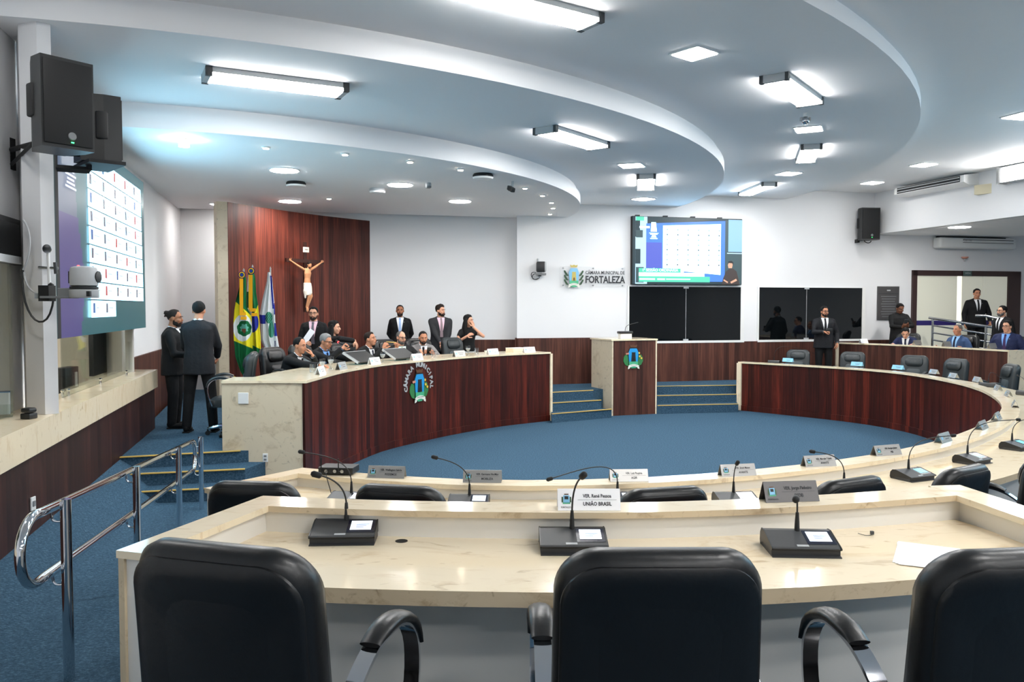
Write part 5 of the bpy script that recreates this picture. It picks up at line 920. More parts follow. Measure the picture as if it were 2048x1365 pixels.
def hairshell(c,R,style,k=1.0):
    mb=MB(); n=34; vs=[]; rg=random.Random(11); front={'short':.62,'receding':.86,'crop':.66,'long':.56,'tall':.58,'bun':.7,'grey':.62,'bald':.95}[style]; th={'short':.17,'receding':.12,'crop':.075,'long':.2,'tall':.26,'bun':.1,'grey':.19,'bald':.05}[style]; ph=[(rg.uniform(3,9),rg.uniform(3,9),rg.uniform(0,6)) for _ in range(4)]
    for i in range(n//2+1):
        a=pi*i/(n//2)
        for j in range(n):
            p=2*pi*j/n; d=V((sin(a)*cos(p),sin(a)*sin(p),cos(a))); hxy=math.hypot(d.x,d.y); f=d.y/hxy if hxy>1e-4 else 0; g=abs(d.x)/hxy if hxy>1e-4 else 0
            side=-.18
            if f>0: tt=min(1,max(0,(1-f)/.62)); zl=front+.10*sin(tt*pi)*(1 if style!='long' else .2)+(side-front)*tt**2.2
            else: zl=side+.62*f
            w=max(0,min(1,(d.z-zl)/.16+.35)); lump=sum(sin(d.x*u_*1.6+d.z*v_+o_)*sin(d.y*v_*1.4+o_) for u_,v_,o_ in ph)/4
            top=.35+.65*max(0,min(1,(d.z+.1)/.7)); fr=1+.35*max(0,f)*max(0,d.z) if style=='tall' else 1
            r=.90+(.105+th*top*fr*(1+.35*lump))*w
            vs.append(c+R@V((d.x*.0755*r,-.012+d.y*.094*r,.03+d.z*.086*r))*k)
    fs=[(i*n+j,(i+1)*n+j,(i+1)*n+(j+1)%n,i*n+(j+1)%n) for i in range(n//2) for j in range(n)]; mb.add(vs,fs,'x')
    q=lambda x,y,z:c+R@V((x,y,z))*k
    if style=='long':
        for i in range(11): s=-1+i/5; mb.tube([q(s*.075,-.055+.04*abs(s)**2,.05),q(s*.098,-.085+.075*abs(s)**2,-.05),q(s*.112,-.1+.085*abs(s)**2,-.15),q(s*.118,-.105+.10*abs(s)**2,-.25),q(s*.11,-.10+.11*abs(s)**2,-.33)],[.028,.036,.04,.036,.012],'x',10)
    if style=='bun':
        rr=random.Random(5)
        for i in range(14): a=rr.uniform(-1,1); b=rr.uniform(-.6,1); mb.tube([q(a*.04,-.075,.05+b*.02),q(a*.06,-.115,.06+b*.035),q(a*.075,-.13-.01*b,.03+b*.05)],[.016,.013,.007],'x',7)
    return mb
SUIT={}
def person(label,px_,Y,floor,face,pose,skin='skin_mid',hair='short',hairc='hair_black',jacket='suit_black',shirt='shirt_white',tie='tie_black',trousers=None,beard=None,glasses=False,yaw=0,pitch=0,roll=0,fem=False,armL=None,armR=None,curlL=.35,curlR=.35,hL=None,hR=None,lean=.0,side=0.,k=1.0,pin=False,open_=True,stance=.1,moust=False,bare=False,build=1.0,lapel=None):
    hc=D(px_[0],px_[1],Y); rz=math.atan2(face[1],face[0])-pi/2; loc=V((hc.x,hc.y,floor)); hz=hc.z-floor
    t=thing('person',label,'person',tuple(loc),rz)
    sit=pose=='sit'; head=V((0,0,hz)); Rh=Matrix.Rotation(yaw,3,'Z')@Matrix.Rotation(pitch,3,'X')@Matrix.Rotation(roll,3,'Y')
    dn=max(0,-pitch-.1); neck=head+V((0,-.035-.14*dn,-.132+.13*dn))
    if sit: pel=V((-side,neck.y-lean,.55))
    else: pel=V((-side,neck.y-lean,.545*(hz+.12)))
    u=(neck-pel).normalized(); L=(neck-pel).length; r_=V((1,0,0)); r_=(r_-u*r_.dot(u)).normalized(); f_=u.cross(r_)   # u x r = forward
    B=build*(.9 if fem else 1.0); at=lambda s:pel+u*(L*s)
    def torso(mb,g,lo,hi,ex=0):
        prof=[(-.12,.145,.10,0),(0,.168,.115,0),(.2,.158 if not fem else .14,.112,.0),(.4,.16 if not fem else .135,.115,.004),(.62,.178 if not fem else .155,.122,.006),(.8,.186 if not fem else .16,.115,.0),(.88,.155,.092,-.005),(.95,.09,.07,-.005),(1.0,.06,.056,0)]
        R=[]
        for s,a,b,o in prof:
            if s<lo or s>hi: continue
            R.append((at(s)+f_*o,r_,f_,(a+g)*B,(b+g)*B))
        rings(mb,R)
    sh=[neck-u*.085+r_*s*(.165*B) for s in (-1,1)]
    l1,l2=.285*k,.255*k
    tgt=[armL,armR]; arms=[]
    for i,s in enumerate((-1,1)):
        a=tgt[i]
        if a is None: w=sh[i]+V((s*.07,.05,-.52)); pole=sh[i]+V((s*.2,-.4,-.3))
        else: w=V(a[0]) if not isinstance(a[0],tuple) or True else a[0]; w=V(a[0]); pole=sh[i]+V(a[1]) if len(a)>1 else sh[i]+V((s*.25,-.15,-.4))
        e,w=ik(sh[i],w,pole,l1,l2); arms.append((sh[i],e,w))
    hips=[pel+V((s*.088,0,-.02)) for s in (-1,1)]; legs=[]
    for i,s in enumerate((-1,1)):
        if sit: kn=hips[i]+V((s*.06,.42,.02)); an=V((kn.x,kn.y-.02,.08))
        else: an=V((s*stance+pel.x,.0+pel.y+.02*s*0,.085)); kn=(hips[i]+an)/2+V((s*.01,.025,0))
        legs.append((hips[i],kn,an))
    # ---- body
    mb=MB(); torso(mb,0,-.2,1.1); mb.tube([at(.95),neck+V((0,0,.03)),head+Rh@V((0,-.02,-.05))],[.066*B,.056*B,.052*B],'x',14); headparts(mb,head,Rh,fem)
    for i in (0,1):
        s_,e,w=arms[i]; limb(mb,[s_,e,w],[.05*B,.04*B,.027]); h_,kn,an=legs[i]; limb(mb,[h_,kn,an],[.085*B,.058*B,.038]); mb.ball(an+V((0,.06,-.05)),(.04,.11,.032),'x',10)
    for i in (0,1): limb(mb,[neck-u*.03,(neck-u*.05+sh[i])/2-u*.012,sh[i]-u*.01],[.04*B,.036*B,.045*B])
    tubes=[]
    for i,s in enumerate((-1,1)):
        s_,e,w=arms[i]; hd=(hL,hR)[i]; d=V(hd[0]) if hd else (w-e).normalized(); nr=V(hd[1]) if hd else V((-s,0.3,-.0)); 
        if abs(d.normalized().dot(nr.normalized()))>.95: nr=V((0,1,.2))
        tubes+=hand(mb,w+d.normalized()*.005,d,nr,(curlL,curlR)[i],s)
    me=remesh(mb,.0085,3); addtubes(me,tubes); meshobj('body',me,skin,t)
    # ---- face
    q=lambda x,y,z:head+Rh@V((x,y,z))
    mb=MB()
    for s in (-1,1): mb.ball(q(s*.030,.0795,.004),(.0105,.006,.0052),'eye',8,rot=Rh); mb.ball(q(s*.030,.0835,.004),(.0052,.004,.0052),'hair_black',8,rot=Rh)
    obj('eyes',mb,t,smooth=60)
    mb=MB()
    for s in (-1,1): mb.tube([q(s*.012,.092,.024),q(s*.03,.092,.030),q(s*.05,.08,.024)],[.004,.005,.003],hairc if hairc!='hair_grey' else 'beard_grey',6)
    obj('eyebrows',mb,t)
    mb=MB(); mb.tube([q(-.024,.088,-.06),q(0,.0965,-.058),q(.024,.088,-.06)],[.003,.0055,.003],'lips',6); obj('lips',mb,t)
    if hair: meshobj('hair',remesh(hairshell(head,Rh,hair),.008,2),hairc,t)
    if beard:
        mb=MB(); mb.ball(q(0,.05,-.09),(.044,.043,.031),'x',12,rot=Rh)
        for s in (-1,1): mb.ball(q(s*.0435,.02,-.066),(.017,.042,.034),'x',10,rot=Rh); mb.ball(q(s*.0565,.002,-.03),(.010,.014,.036),'x',8,rot=Rh); mb.tube([q(0,.102,-.044),q(s*.028,.09,-.056)],[.007,.006],'x',6); mb.ball(q(s*.028,.082,-.07),(.012,.014,.02),'x',8,rot=Rh)
        meshobj('beard',remesh(mb,.007,2),beard,t)
    if glasses:
        mb=MB()
        for s in (-1,1):
            c=[(s*.008,.016),(s*.052,.016),(s*.05,-.016),(s*.012,-.017)]; pts=[q(x,.1-.25*abs(x),z+.006) for x,z in c]; mb.tube(pts+[pts[0],pts[1]],.0026,'black_plastic',5); mb.tube([pts[1],q(s*.08,.0,.012)],.0026,'black_plastic',5)
        mb.tube([q(-.01,.1,.016),q(.01,.1,.016)],.0028,'black_plastic',5); obj('glasses',mb,t)
    # ---- clothes
    tr=trousers or jacket
    mb=MB(); mb.ball(pel+V((0,0,-.02)),(.165*B,.125*B,.13),'x',16)
    for i in (0,1):
        h_,kn,an=legs[i]; limb(mb,[h_,kn,an+V((0,0,.0))],[.102*B,.074*B,.062])
    meshobj('trousers',remesh(mb,.014,2),tr,t)
    for i in (0,1):
        an=legs[i][2]; mb=MB(); mb.ball(an+V((0,.075,-.047)),(.05,.135,.036),'shoe',14); mb.ball(an+V((0,-.01,-.025)),(.045,.06,.055),'shoe',12); mb.box(an+V((0,.065,-.075)),(.085,.25,.016),'shoe'); obj('shoe',mb,t,smooth=50)
    if jacket:
        mb=MB(); torso(mb,.022,-.2,1.0)
        if not sit and not fem: rings(mb,[(at(.25),r_,f_,.182*B,.138*B),(at(.0),r_,f_,.195*B,.148*B),(at(-.32),r_,f_,.205*B,.15*B)])
        elif sit: mb.ball(pel+V((0,.03,-.03)),(.2*B,.16*B,.13),'x',14)
        for i,s in enumerate((-1,1)):
            s_,e,w=arms[i]; we=w+(e-w).normalized()*.035; limb(mb,[neck-u*.012-f_*.012,(neck-u*.035+sh[i])/2-f_*.008+u*.008,sh[i]],[.056*B,.054*B,.06*B])
            if bare: we=s_+(e-s_)*.35; limb(mb,[s_,we],[.062*B,.06*B])
            else: limb(mb,[s_,(s_*.6+e*.4),e,we],[.064*B,.064*B,.056*B,.045])
        if not fem: mb.tube([neck-u*(.03+.05*max(0,sin(a)))+r_*(cos(a)*.085*B)+f_*(sin(a)*.082*B-.004) for a in [2*pi*j/18+pi/2+.5 for j in range(16)]],.017,'x',8)
        jm=remesh(mb,.012,3); bv=BVHTree.FromPolygons([v.co.copy() for v in jm.vertices],[tuple(p.vertices) for p in jm.polygons]); meshobj('jacket' if not fem else 'top',jm,jacket,t)
        def patch(name,m,rows,off):
            P=[]
            for y,xs in rows:
                row=[]
                for x in xs:
                    o=neck-u*y+r_*x+f_*.5; h=bv.ray_cast(o,-f_)[0]; 
                    row.append((h+f_*off) if h is not None else (neck-u*y+r_*x+f_*(.1+off)))
                P.append(row)
            for j in range(len(P[0])):     # keep the surface from dropping behind at the collar
                for i in range(len(P)-2,-1,-1):
                    a=(P[i][j]-neck).dot(f_); b=(P[i+1][j]-neck).dot(f_)
                    if a<b-.03: P[i][j]=P[i][j]+f_*(b-.03-a)
            mb=MB(); mb.grid(P,m); return obj(name,mb,t,smooth=60,fix=False)
        if open_ and not fem:
            dep=.40 if not sit else .36; W=.072
            patch('shirt',shirt,[(.005+(dep-.005)*i/12,[ (W*(1-i/12)+.006)*s for s in (-1,-.6,-.2,.2,.6,1)]) for i in range(13)],.005)
            if tie:
                patch('tie',tie,[(.02+(dep-.02)*i/10,[ (.022 if i==0 else .017+.016*i/10)*s for s in (-1,-.4,.4,1)]) for i in range(11)],.011); mb=MB(); c=neck-u*.03; h=bv.ray_cast(c+f_*.5,-f_)[0]; mb.ball((h if h is not None else c+f_*.08)+f_*.008,(.019,.014,.022),tie,10); obj('tie_knot',mb,t,smooth=60)
            if lapel:
                for s in (-1,1): patch('lapel',lapel,[(.02+(dep-.01)*i/10,[s*((W*(1-i/10)+.005)+o) for o in ((0,.02+.035*(1-abs(i/10-.3)*1.2)) if s>0 else (.02+.035*(1-abs(i/10-.3)*1.2),0))]) for i in range(11)],.007)
            mb=MB()
            R=[(neck-u*.085+f_*.008,r_,f_,.10*B,.088*B),(neck-u*.045+f_*.004,r_,f_,.088*B,.082*B)]
            for dz,g in ((-.012,.071),(.014,.064),(.016,.058)): R.append((neck+u*dz+f_*.006,r_,(f_-u*.32).normalized(),g*B,g*B*.98))
            rings(mb,R,shirt); obj('collar',mb,t,smooth=60)
            if pin: mb=MB(); c=neck-u*.1-r_*.085; h=bv.ray_cast(c+f_*.5,-f_)[0]; mb.ball((h if h is not None else c)+f_*.005,.008,'steel',8); obj('lapel_pin',mb,t)
        if not bare and not fem or (fem and not bare):
            for i in (0,1):
                s_,e,w=arms[i]; d=(e-w).normalized(); mb=MB(); mb.tube([w+d*.012,w+d*.06],[.036,.04],shirt if not fem else jacket,12); obj('cuff',mb,t,smooth=50)
    return t,arms,head,Rh
def held(t,name,label,cat,p,size,m,rot=None,extra=None):      # a thing in a hand, placed from the holder's frame
    T=WM[t]; P=T@V(p); h=thing(name,label,cat,tuple(P),0,rot=tuple((T.to_3x3()@(rot or Matrix.Identity(3))).to_euler())); mb=MB(); mb.box((0,0,0),size,m,bev=min(size)*.2); obj('body',mb,h,smooth=30)
    if extra: mb=MB(); mb.box((0,-size[1]/2-.0005,0),(size[0]*.9,.001,size[2]*.92),extra); obj('display',mb,h)
    return h
# local frame of a person: +y ahead, +x to their right, z up from their floor
person('man in black suit with tied-back locks, in profile by the left ledge',(350,637),11.3,DZ,(1,.12),'stand','skin_tan','bun','hair_brown','suit_black','shirt_white','tie_black',beard='hair_brown',yaw=-.05,pitch=-.05,armL=((-.12,.3,1.0),),armR=((.14,.28,1.0),),hL=((.6,.7,0),(0,0,1)),hR=((-.6,.7,0),(0,0,1)))
person('tall man in black suit seen from behind at the left of the platform',(398,622),10.9,DZ,(-.12,1),'stand','skin_mid','short','hair_black','suit_dark','shirt_white','tie_black',trousers='suit_black',stance=.17,armL=((-.16,.28,.98),(-.35,-.2,-.3)),armR=((.16,.28,.98),(.35,-.2,-.3)),build=1.0)
t3,a3,h3,R3=person('seated man in black suit holding a hand over his mouth at the head desk',(600,692),11.85,DZ,(1,-.42),'sit','skin_mid','receding','hair_black','suit_black','shirt_white','tie_black',yaw=.0,pitch=-.12,lean=.2,armL=((-.0,.22,.965),(-.25,.25,-.45)),hL=((.0,-.5,.75),(.3,-1,0)),curlL=.5,armR=((.17,.48,.84),(.3,.1,-.4)),hR=((-.1,1,0),(0,0,-1)),curlR=.35)
t4,a4,h4,R4=person('grey-haired seated man speaking into a hand-held microphone at the head desk',(652,684),12.75,DZ,(1,-.45),'sit','skin_mid','grey','hair_grey','suit_black','shirt_blue','tie_navy',yaw=.05,pitch=-.22,lean=.2,armR=((.05,.34,1.03),(.3,.25,-.5)),hR=((-.5,.5,.5),(-1,-.2,.2)),curlR=1.2,armL=((-.2,.55,.86),(-.3,.1,-.4)),hL=((.1,1,0),(0,0,-1)),glasses=True)
a=V((.03,.42,1.06));b=V((.0,.2,1.135)); h=thing('hand_microphone','black hand microphone with a red-lit ring held by the grey-haired man','microphone',tuple(WM[t4]@a)); mb=MB(); mb.tube([WM[t4]@a,WM[t4]@(a+(b-a)*.8)],[.011,.014],'black_plastic',10); obj('handle',mb,h,True,smooth=40); mb=MB(); mb.ball(WM[t4]@b,.024,'black_matte',12); obj('grille',mb,h,True,smooth=60); mb=MB(); mb.tube([WM[t4]@(a+(b-a)*.8),WM[t4]@(a+(b-a)*.86)],.017,'red_led',10); obj('light_ring',mb,h,True)
t5,*_=person('bearded man with glasses and pink shirt standing before the wood panel',(627,628),14.6,DZ,(.08,-1),'stand','skin_light','short','hair_black','suit_black','shirt_pink','tie_grey',beard='beard_dark',glasses=True,pin=True,armL=((-.2,.2,.98),),armR=((.12,.26,1.02),),hR=((-.8,.4,.1),(0,-1,0)),curlR=.8)
p=WM[t5]@V((.06,.28,1.14)); h=thing('folded_paper','white folded paper held upright by the bearded man with the pink shirt','paper',tuple(p),.3); mb=MB(); mb.box((0,0,0),(.1,.004,.3),'paper',T=Matrix.Rotation(.6,4,'Y')); obj('sheet',mb,h); mb=MB(); mb.box((.0,-.006,0),(.09,.003,.28),'paper',T=Matrix.Rotation(.66,4,'Y')); obj('flap',mb,h)
t6,*_=person('woman in black with long black hair leaning an arm on the high chair',(669,656),14.15,DZ,(1,-.25),'stand','skin_light','long','hair_black','suit_black',None,None,trousers='suit_black',fem=True,yaw=.1,pitch=-.02,armR=((.1,.42,1.09),(.3,.1,.1)),hR=((0,.45,-.85),(0,-1,0)),curlR=.35,armL=((-.1,.3,1.0),),lean=.05)
t7,*_=person('seated man tilting his head back with both hands raised, holding an orange stick',(741,679),13.85,DZ,(1,-.4),'sit','skin_mid','short','hair_brown','suit_black','shirt_white','tie_navy',yaw=.0,pitch=.16,roll=.0,lean=.2,armR=((.1,.3,.98),(.35,.2,-.5)),hR=((-.2,.45,.8),(-1,.2,0)),curlR=1.0,armL=((-.06,.46,.97),(-.4,.2,-.5)),hL=((.1,.2,.9),(1,-.3,0)),curlL=1.0)
a=WM[t7]@V((.1,.30,1.09)); b=WM[t7]@V((-.05,.5,1.07)); a,b=a+(b-a)*.22,a+(b-a)*.85; h=thing('orange_stick','thin orange stick between the raised hands of the seated man','stick',tuple(a)); mb=MB(); mb.tube([a,b],.006,'nosing',8); obj('rod',mb,h,True); mb=MB(); mb.ball(b,.009,'nosing',8); obj('tip',mb,h,True)
person('seated man with grey beard, glasses and green tie behind the right monitor',(802,676),14.7,DZ,(.4,-.9),'sit','skin_light','bald','beard_grey','suit_black','shirt_green','tie_green',beard='beard_grey',glasses=True,yaw=.35,pitch=-.1,lean=.08,pin=True,armR=((.26,.3,.82),),armL=((-.28,.32,.84),),build=1.12)
t9,*_=person('seated bearded man in light grey suit looking at a phone',(846,676),15.05,DZ,(.3,-1),'sit','skin_mid','crop','hair_black','suit_grey','shirt_white','tie_black',beard='beard_dark',yaw=.05,pitch=-.2,lean=.18,armR=((.08,.36,.83),(.4,.1,-.4)),hR=((-.5,.7,.2),(0,0,1)),curlR=.9,armL=((-.12,.38,.83),(-.4,.1,-.4)),hL=((.5,.7,.2),(0,0,1)),curlL=.9,lapel='suit_grey')
held(t9,'mobile_phone','dark phone in the hands of the man in the light grey suit','phone',(-.02,.45,.89),(.075,.009,.15),'black_plastic',Matrix.Rotation(-.7,3,'X'),'screen_cyan')
person('man in black suit and pale blue tie standing against the white wall',(800,622),16.95,DZ,(.12,-1),'stand','skin_tan','crop','hair_black','suit_black','shirt_white','tie_blue',beard='beard_dark',pin=True,armL=((-.1,-.18,.9),(-.4,-.2,-.2)),armR=((.1,-.18,.9),(.4,-.2,-.2)),hL=((.8,0,-.3),(0,1,0)),hR=((-.8,0,-.3),(0,1,0)))
person('man in charcoal suit standing with clasped hands, looking aside',(881,622),16.75,DZ,(.25,-1),'stand','skin_light','tall','hair_brown','suit_charcoal','shirt_pink','tie_mauve',beard='hair_brown',yaw=.75,trousers='suit_charcoal',armL=((-.06,.25,.88),(-.45,.0,-.3)),armR=((.04,.27,.93),(.45,.0,-.3)),hL=((.5,.25,-.7),(.3,-1,0)),hR=((-.6,.2,-.6),(0,-1,0)),build=1.1,lapel='suit_charcoal')
person('woman in sleeveless black top and white trousers with a hand at her face',(937,642),16.6,DZ,(.55,-.85),'stand','skin_light','long','hair_black','shirt_black',None,None,trousers='trousers_white',fem=True,bare=True,yaw=.55,pitch=0,armL=((-.03,.16,1.255),(-.35,.2,-.35)),hL=((.1,-.3,.9),(.3,-1,0)),curlL=.3,armR=((.16,.2,1.08),(.3,-.2,-.3)))
t13,*_=person('man in dark suit and glasses standing before the dark windows, phone in hand',(1649,624),18.35,DZ,(-.15,-1),'stand','skin_mid','short','hair_black','suit_dark','shirt_white','tie_black',beard='beard_dark',glasses=True,yaw=.35,trousers='suit_black',armR=((.06,.3,1.12),(.4,-.1,-.35)),hR=((-.85,.4,.1),(0,-.3,-1)),curlR=.9,armL=((-.26,.08,.86),),build=1.08,lapel='suit_dark')
held(t13,'mobile_phone','dark phone held at the chest of the man before the windows','phone',(-.03,.345,1.17),(.14,.01,.07),'black_plastic')
t14,*_=person('young man in black shirt looking down at a phone beside the plaque',(1800,618),19.25,DZ,(-.1,-1),'stand','skin_brown','short','hair_black','shirt_black','shirt_black',None,open_=False,yaw=.2,pitch=-.35,armR=((.05,.3,1.2),(.4,0,-.4)),hR=((-.4,.5,.6),(0,-1,0)),curlR=.9,armL=((-.08,.3,1.22),(-.4,0,-.4)),hL=((.4,.5,.6),(0,-1,0)),curlL=.9)
held(t14,'mobile_phone','phone held by the young man in the black shirt','phone',(-.01,.36,1.32),(.075,.01,.15),'dark_grey',Matrix.Rotation(-.5,3,'X'))
person('seated man in navy suit looking down at the far desk',(1811,667),18.35,F2,(-.55,-.83),'sit','skin_light','short','hair_black','suit_navy','shirt_white','tie_navy',pitch=-.5,yaw=.05,lean=.15,armR=((.2,.35,.85),),armL=((-.2,.35,.85),),hR=((-.2,1,0),(0,0,-1)),hL=((.2,1,0),(0,0,-1)),lapel='suit_navy')
person('seated man in blue suit with shaved head, turned to the left',(1915,660),17.3,F2,(-.85,-.5),'sit','skin_mid','crop','beard_grey','suit_blue','shirt_sky','tie_navy',yaw=-.15,lean=.0,armR=((.3,.2,.8),),armL=((-.28,.25,.8),),lapel='suit_blue')
person('smiling seated man with glasses in navy suit at the right picture edge',(2014,654),16.4,F2,(-.75,-.65),'sit','skin_light','short','hair_black','suit_navy','shirt_blue','tie_plum',glasses=True,yaw=-.2,lean=.02,armR=((.3,.2,.8),),armL=((-.3,.25,.8),),build=1.15,pin=True,lapel='suit_navy')
person('man in black suit standing on the gallery in front of the glass doors',(1954,588),20.0,.9,(-.2,-1),'stand','skin_mid','short','hair_black','suit_black','shirt_white','tie_black',pin=True,build=1.12,armL=((-.27,.1,.9),),armR=((.3,.12,.88),))
person('bearded man in black suit with glasses standing in profile at the right edge',(2004,623),18.2,F2,(-1,-.35),'stand','skin_light','short','hair_black','suit_black','shirt_white','tie_black',beard='beard_grey',glasses=True,yaw=-.25,pitch=.05,build=1.05)
# the chairs under the seated people
def seat(label,px_,Y,face,floor,back=.2,kind='black',grp='occupied chairs'):
    p=D(px_,680,Y); d=V((face[0],face[1])).normalized(); chair(label,p.x-d.x*back,p.y-d.y*back,floor-.0,d.x,d.y,kind,0,grp)
for a_ in (('black chair under the man covering his mouth',600,11.85,(1,-.42),DZ,.24),('black chair under the grey-haired speaking man',652,12.75,(1,-.45),DZ,.24),('black chair under the man with raised hands',741,13.85,(1,-.4),DZ,.24),('black chair under the man with the green tie',802,14.7,(.75,-.65),DZ,.2),('black chair under the man in the light grey suit',846,15.05,(.3,-1),DZ,.24),('black chair under the man looking down at the far desk',1811,18.35,(-.55,-.83),F2,.2),('black chair behind the man in the blue suit',1915,17.3,(-.85,-.5),F2,.1),('black chair under the smiling man with glasses',2014,16.4,(-.75,-.65),F2,.1)): seat(*a_)
# ================================================================== CRUCIFIX
dP=V((PB[0]-PA[0],PB[1]-PA[1],0)).normalized(); nP=V((dP.y,-dP.x,0))
c=OnP(610,560,PA,PB,.03); t=thing('crucifix','painted wooden crucifix hanging on the dark wood panel','crucifix',tuple(c)); T=WM[t].inverted()@frame(c,dP,-nP)     # x along the panel, y into it, z up
mb=MB(); mb.box((.0,.0,.05),(.07,.04,1.35),'wood_dark',T=T); ct=obj('cross_post',mb,t); mb=MB(); mb.box((.0,-.002,.36),(.98,.044,.07),'wood_dark',T=T); obj('cross_beam',mb,t)
mb=MB(); mb.box((0,-.035,.58),(.14,.02,.1),'cloth_white',T=T); tb=obj('title_board',mb,t); text('INRI',.045,'ink',tb,T@Matrix.Translation((0,-.046,.58))@RX,'lettering',.001)
mb=MB(); q=lambda x,y,z:T@V((x,y-.06,z)); S=.5
hd=T@V((.012,-.11,.285)); Rc=T.to_3x3()@Matrix.Rotation(pi,3,'Z')@Matrix.Rotation(-.45,3,'X'); headparts(mb,hd,Rc,k=.5)
Tx=T.to_3x3()@V((1,0,0)); Ty=T.to_3x3()@V((0,-1,0))
rings(mb,[(q(0,0,-.12),Tx,Ty,.06,.045),(q(0,0,-.06),Tx,Ty,.068,.048),(q(0,-.005,.03),Tx,Ty,.06,.042),(q(0,-.01,.12),Tx,Ty,.078,.052),(q(0,-.005,.19),Tx,Ty,.075,.045),(q(0,0,.225),Tx,Ty,.035,.03)])
mb.tube([q(0,0,.2),q(.005,-.02,.26)],[.028,.026],'x',10); tubes=[]
for s in (-1,1):
    limb(mb,[q(s*.085,0,.195),q(s*.25,.01,.27),q(s*.39,.02,.345)],[.027,.021,.014]); tubes+=hand(mb,q(s*.39,.02,.345),T.to_3x3()@V((s*.85,0,.5)),T.to_3x3()@V((0,-1,0)),.4,s,.5)
    limb(mb,[q(s*.035,-.0,-.12),q(s*.03+.01,-.06,-.32),q(s*.012-.02,-.005,-.53)],[.044,.032,.019]); mb.ball(q(s*.01-.02,-.02,-.575),(.02,.02,.05),'x',8)
me=remesh(mb,.006,2); addtubes(me,tubes,6); meshobj('figure',me,'statue',t)
mb=MB(); rings(mb,[(q(0,0,-.06),Tx,Ty,.078,.058),(q(0,-.01,-.14),Tx,Ty,.085,.068),(q(-.01,-.03,-.26),Tx,Ty,.08,.07),(q(-.03,-.03,-.3),Tx,Ty,.06,.06)]); mb.tube([q(-.06,-.03,-.08),q(-.09,-.03,-.22),q(-.085,-.03,-.36)],[.03,.04,.015],'x',8); meshobj('loincloth',remesh(mb,.008,2),'cloth_white',t)
sh_=hairshell(hd,Rc,'short',.5)
for s in (-1,1): sh_.tube([hd+Rc@V((s*.036,-.02,.0)),hd+Rc@V((s*.042,-.01,-.06)),hd+Rc@V((s*.036,.01,-.1))],[.014,.016,.008],'x',8)
meshobj('hair',remesh(sh_,.006,2),'hair_brown',t); mb=MB(); mb.ball(hd+Rc@V((0,.024,-.045)),(.022,.022,.022),'x',10); meshobj('beard',remesh(mb,.005,1),'hair_brown',t)
# ================================================================== FLAGS
for k_,c_ in dict(fl_green=(22,98,56),fl_yellow=(226,214,44),fl_gold=(232,168,34),fl_white=(222,226,228),fl_blue=(44,56,150),fl_teal=(96,170,150),fl_leaf=(40,110,80),fl_red=(120,70,50),fl_navy=(30,34,80)).items(): mat(k_,c_,.85,spec=.15)
def flag(label,Y,left,right,colour,seed,amp):
    Z=lambda x,y,o=0:D(440+x/5.25,500+y/5.25,Y+o)
    topx,topy=(left[0][0]+right[0][0])/2,min(left[0][1],right[0][1]); base=Z(topx,topy); t=thing('flag',label,'flag',(base.x,base.y,DZ),0,'flags beside the wood panel')
    it=lambda P,y:next((a[0]+(b[0]-a[0])*(y-a[1])/(b[1]-a[1]) for a,b in zip(P,P[1:]) if a[1]<=y<=b[1]),P[-1][0] if y>P[-1][1] else P[0][0])
    y0=max(left[0][1],right[0][1]); yl,yr=left[-1][1],right[-1][1]; nr,nc=230,84; mb=MB(); P=[];C=[]
    for i in range(nr+1):
        row=[];
        for j in range(nc+1):
            s=j/nc; ye=yl+(yr-yl)*s; y=y0+(ye-y0)*i/nr; xl,xr=it(left,y),it(right,y); x=xl+(xr-xl)*s
            d=amp*sin(s*pi*5+seed+1.2*i/nr)*(.35+.65*i/nr)+.05*sin(s*pi*2+seed); row.append(((x,y),d))
        P.append(row)
    for i in range(nr):
        for j in range(nc):
            q4=[P[i][j],P[i][j+1],P[i+1][j+1],P[i+1][j]]; cx=sum(q_[0][0] for q_ in q4)/4; cy=sum(q_[0][1] for q_ in q4)/4
            mb.add([Z(q_[0][0],q_[0][1],q_[1]) for q_ in q4],[(0,1,2,3)],colour(cx,cy))
    obj('cloth',mb,t,True,smooth=80)
    a=Z(topx,topy-30,.03); mb=MB(); mb.tube([(a.x,a.y+.08,DZ),(a.x,a.y+.08,a.z)],.016,'brushed',10); mb.lathe([(.012,0),(.018,.015),(.012,.035),(.002,.055)],'brushed',12,T=Matrix.Translation((a.x,a.y+.08,a.z))); mb.lathe([(.16,0),(.16,.03),(.03,.05)],'brushed',20,T=Matrix.Translation((a.x,a.y+.08,DZ))); obj('pole',mb,t,True,smooth=40)
    return t,Z
def rosette(t,Z,x,y,strips):
    c=Z(x,y,-.12); mb=MB(); T=Matrix.Translation(c)@Matrix.Rotation(pi/2,4,'X'); mb.lathe([(.062,0),(.062,.012)],'fl_navy',22,T=T); mb.lathe([(.05,.0125),(.05,.016)],'fl_gold',22,T=T); mb.lathe([(.036,.0165),(.036,.02)],'fl_green',22,T=T); mb.lathe([(.024,.0205),(.024,.024)],'fl_blue',18,T=T); r=obj('rosette',mb,t,True)
    mb=MB()
    for k,(x0,y0,x1,y1) in enumerate(strips): o=-.115-.004*k; mb.quad(Z(x0,y0,o),Z(x1,y0,o),Z(x1,y1,o),Z(x0,y1,o),'fl_gold')
    obj('ribbon',mb,r,True,fix=False)
def c2(x,y):
    if x<300 and 260<y<440: return 'fl_white'
    if x<335 and 610<y<800: return 'fl_white'
    if x>330 and ((x-338)/68)**2+((y-765)/105)**2<1: return 'fl_blue'
    lo=1005+(x-345)*.5
    if y<590+(395-x)*2.2: return 'fl_green'
    return 'fl_yellow' if y<lo else 'fl_green'
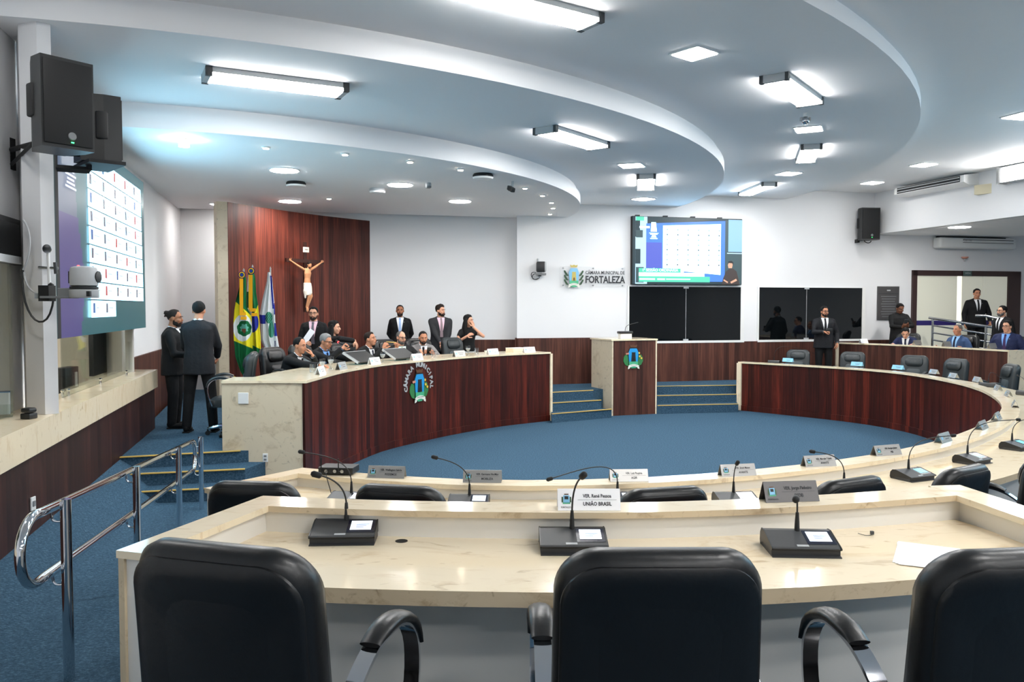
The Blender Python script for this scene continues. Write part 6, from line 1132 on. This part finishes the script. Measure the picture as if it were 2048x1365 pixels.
def c1(x,y):
    d=((x-238)/100)**2+((y-820)/142)**2
    if d<1:
        e=((x-255)/76)**2+((y-825)/82)**2+.08*sin(math.atan2(y-825,x-255)*7)
        if e<.3: return 'fl_red' if (y>830 and abs(x-250)<22) else 'fl_teal'
        return 'fl_green' if e<1 else 'fl_white'
    if y<545+(x-165)*.9: return 'fl_green'
    return 'fl_yellow' if y<955+(x-145)*.42 else 'fl_green'
def c3(x,y):
    if x<478 and 682<y-(x-415)*.08<775: return 'fl_blue'
    cxl=520+(y-270)*.075
    if 270<y<620 and cxl+4<x<cxl+22: return 'fl_blue'
    if 560<y<680 and x>565: return 'fl_blue'
    e=((x-512)/38)**2+((y-712)/62)**2
    if e<1: return 'fl_leaf' if (int(x/7)+int(y/11))%3 else 'fl_teal'
    f=((x-538)/ (22+ (y-760)*.09))**2+((y-830)/95)**2
    if f<1: return 'fl_teal' if x>538 else 'fl_leaf'
    if 770<y<905 and x>570: return 'fl_blue'
    if 955<y<1120 and abs(x-578)<5: return 'fl_navy'
    return 'fl_white'
t,Z=flag('green and yellow flag with a blue disc and gold ribbon, middle of the three flags',14.35,[(300,215),(290,300),(282,450),(285,600),(300,800),(320,1000),(335,1090)],[(352,215),(372,300),(380,450),(400,580),(407,700),(425,900),(430,1050),(432,1090)],c2,1.0,.035); rosette(t,Z,330,222,[(300,262,342,630),(315,615,376,650),(330,663,392,697)])
t,Z=flag('green and yellow flag with white circle and coat of arms, leftmost of three flags',14.15,[(205,255),(200,400),(165,540),(150,640),(140,780),(145,950),(160,1120),(215,1280),(240,1320)],[(262,255),(275,300),(282,600),(330,700),(340,870),(342,1040),(330,1150),(310,1260),(300,1320)],c1,0,.045); rosette(t,Z,232,263,[(205,300,243,690),(205,655,272,692),(215,700,280,735)])
flag('white flag with blue cross bands and a green crest, rightmost of the three flags',14.6,[(500,235),(490,330),(450,500),(415,680),(425,780),(430,950),(470,1050),(520,1100),(585,1168)],[(530,235),(548,300),(560,450),(575,600),(580,750),(600,900),(625,1050),(626,1120),(600,1165)],c3,2.0,.05)
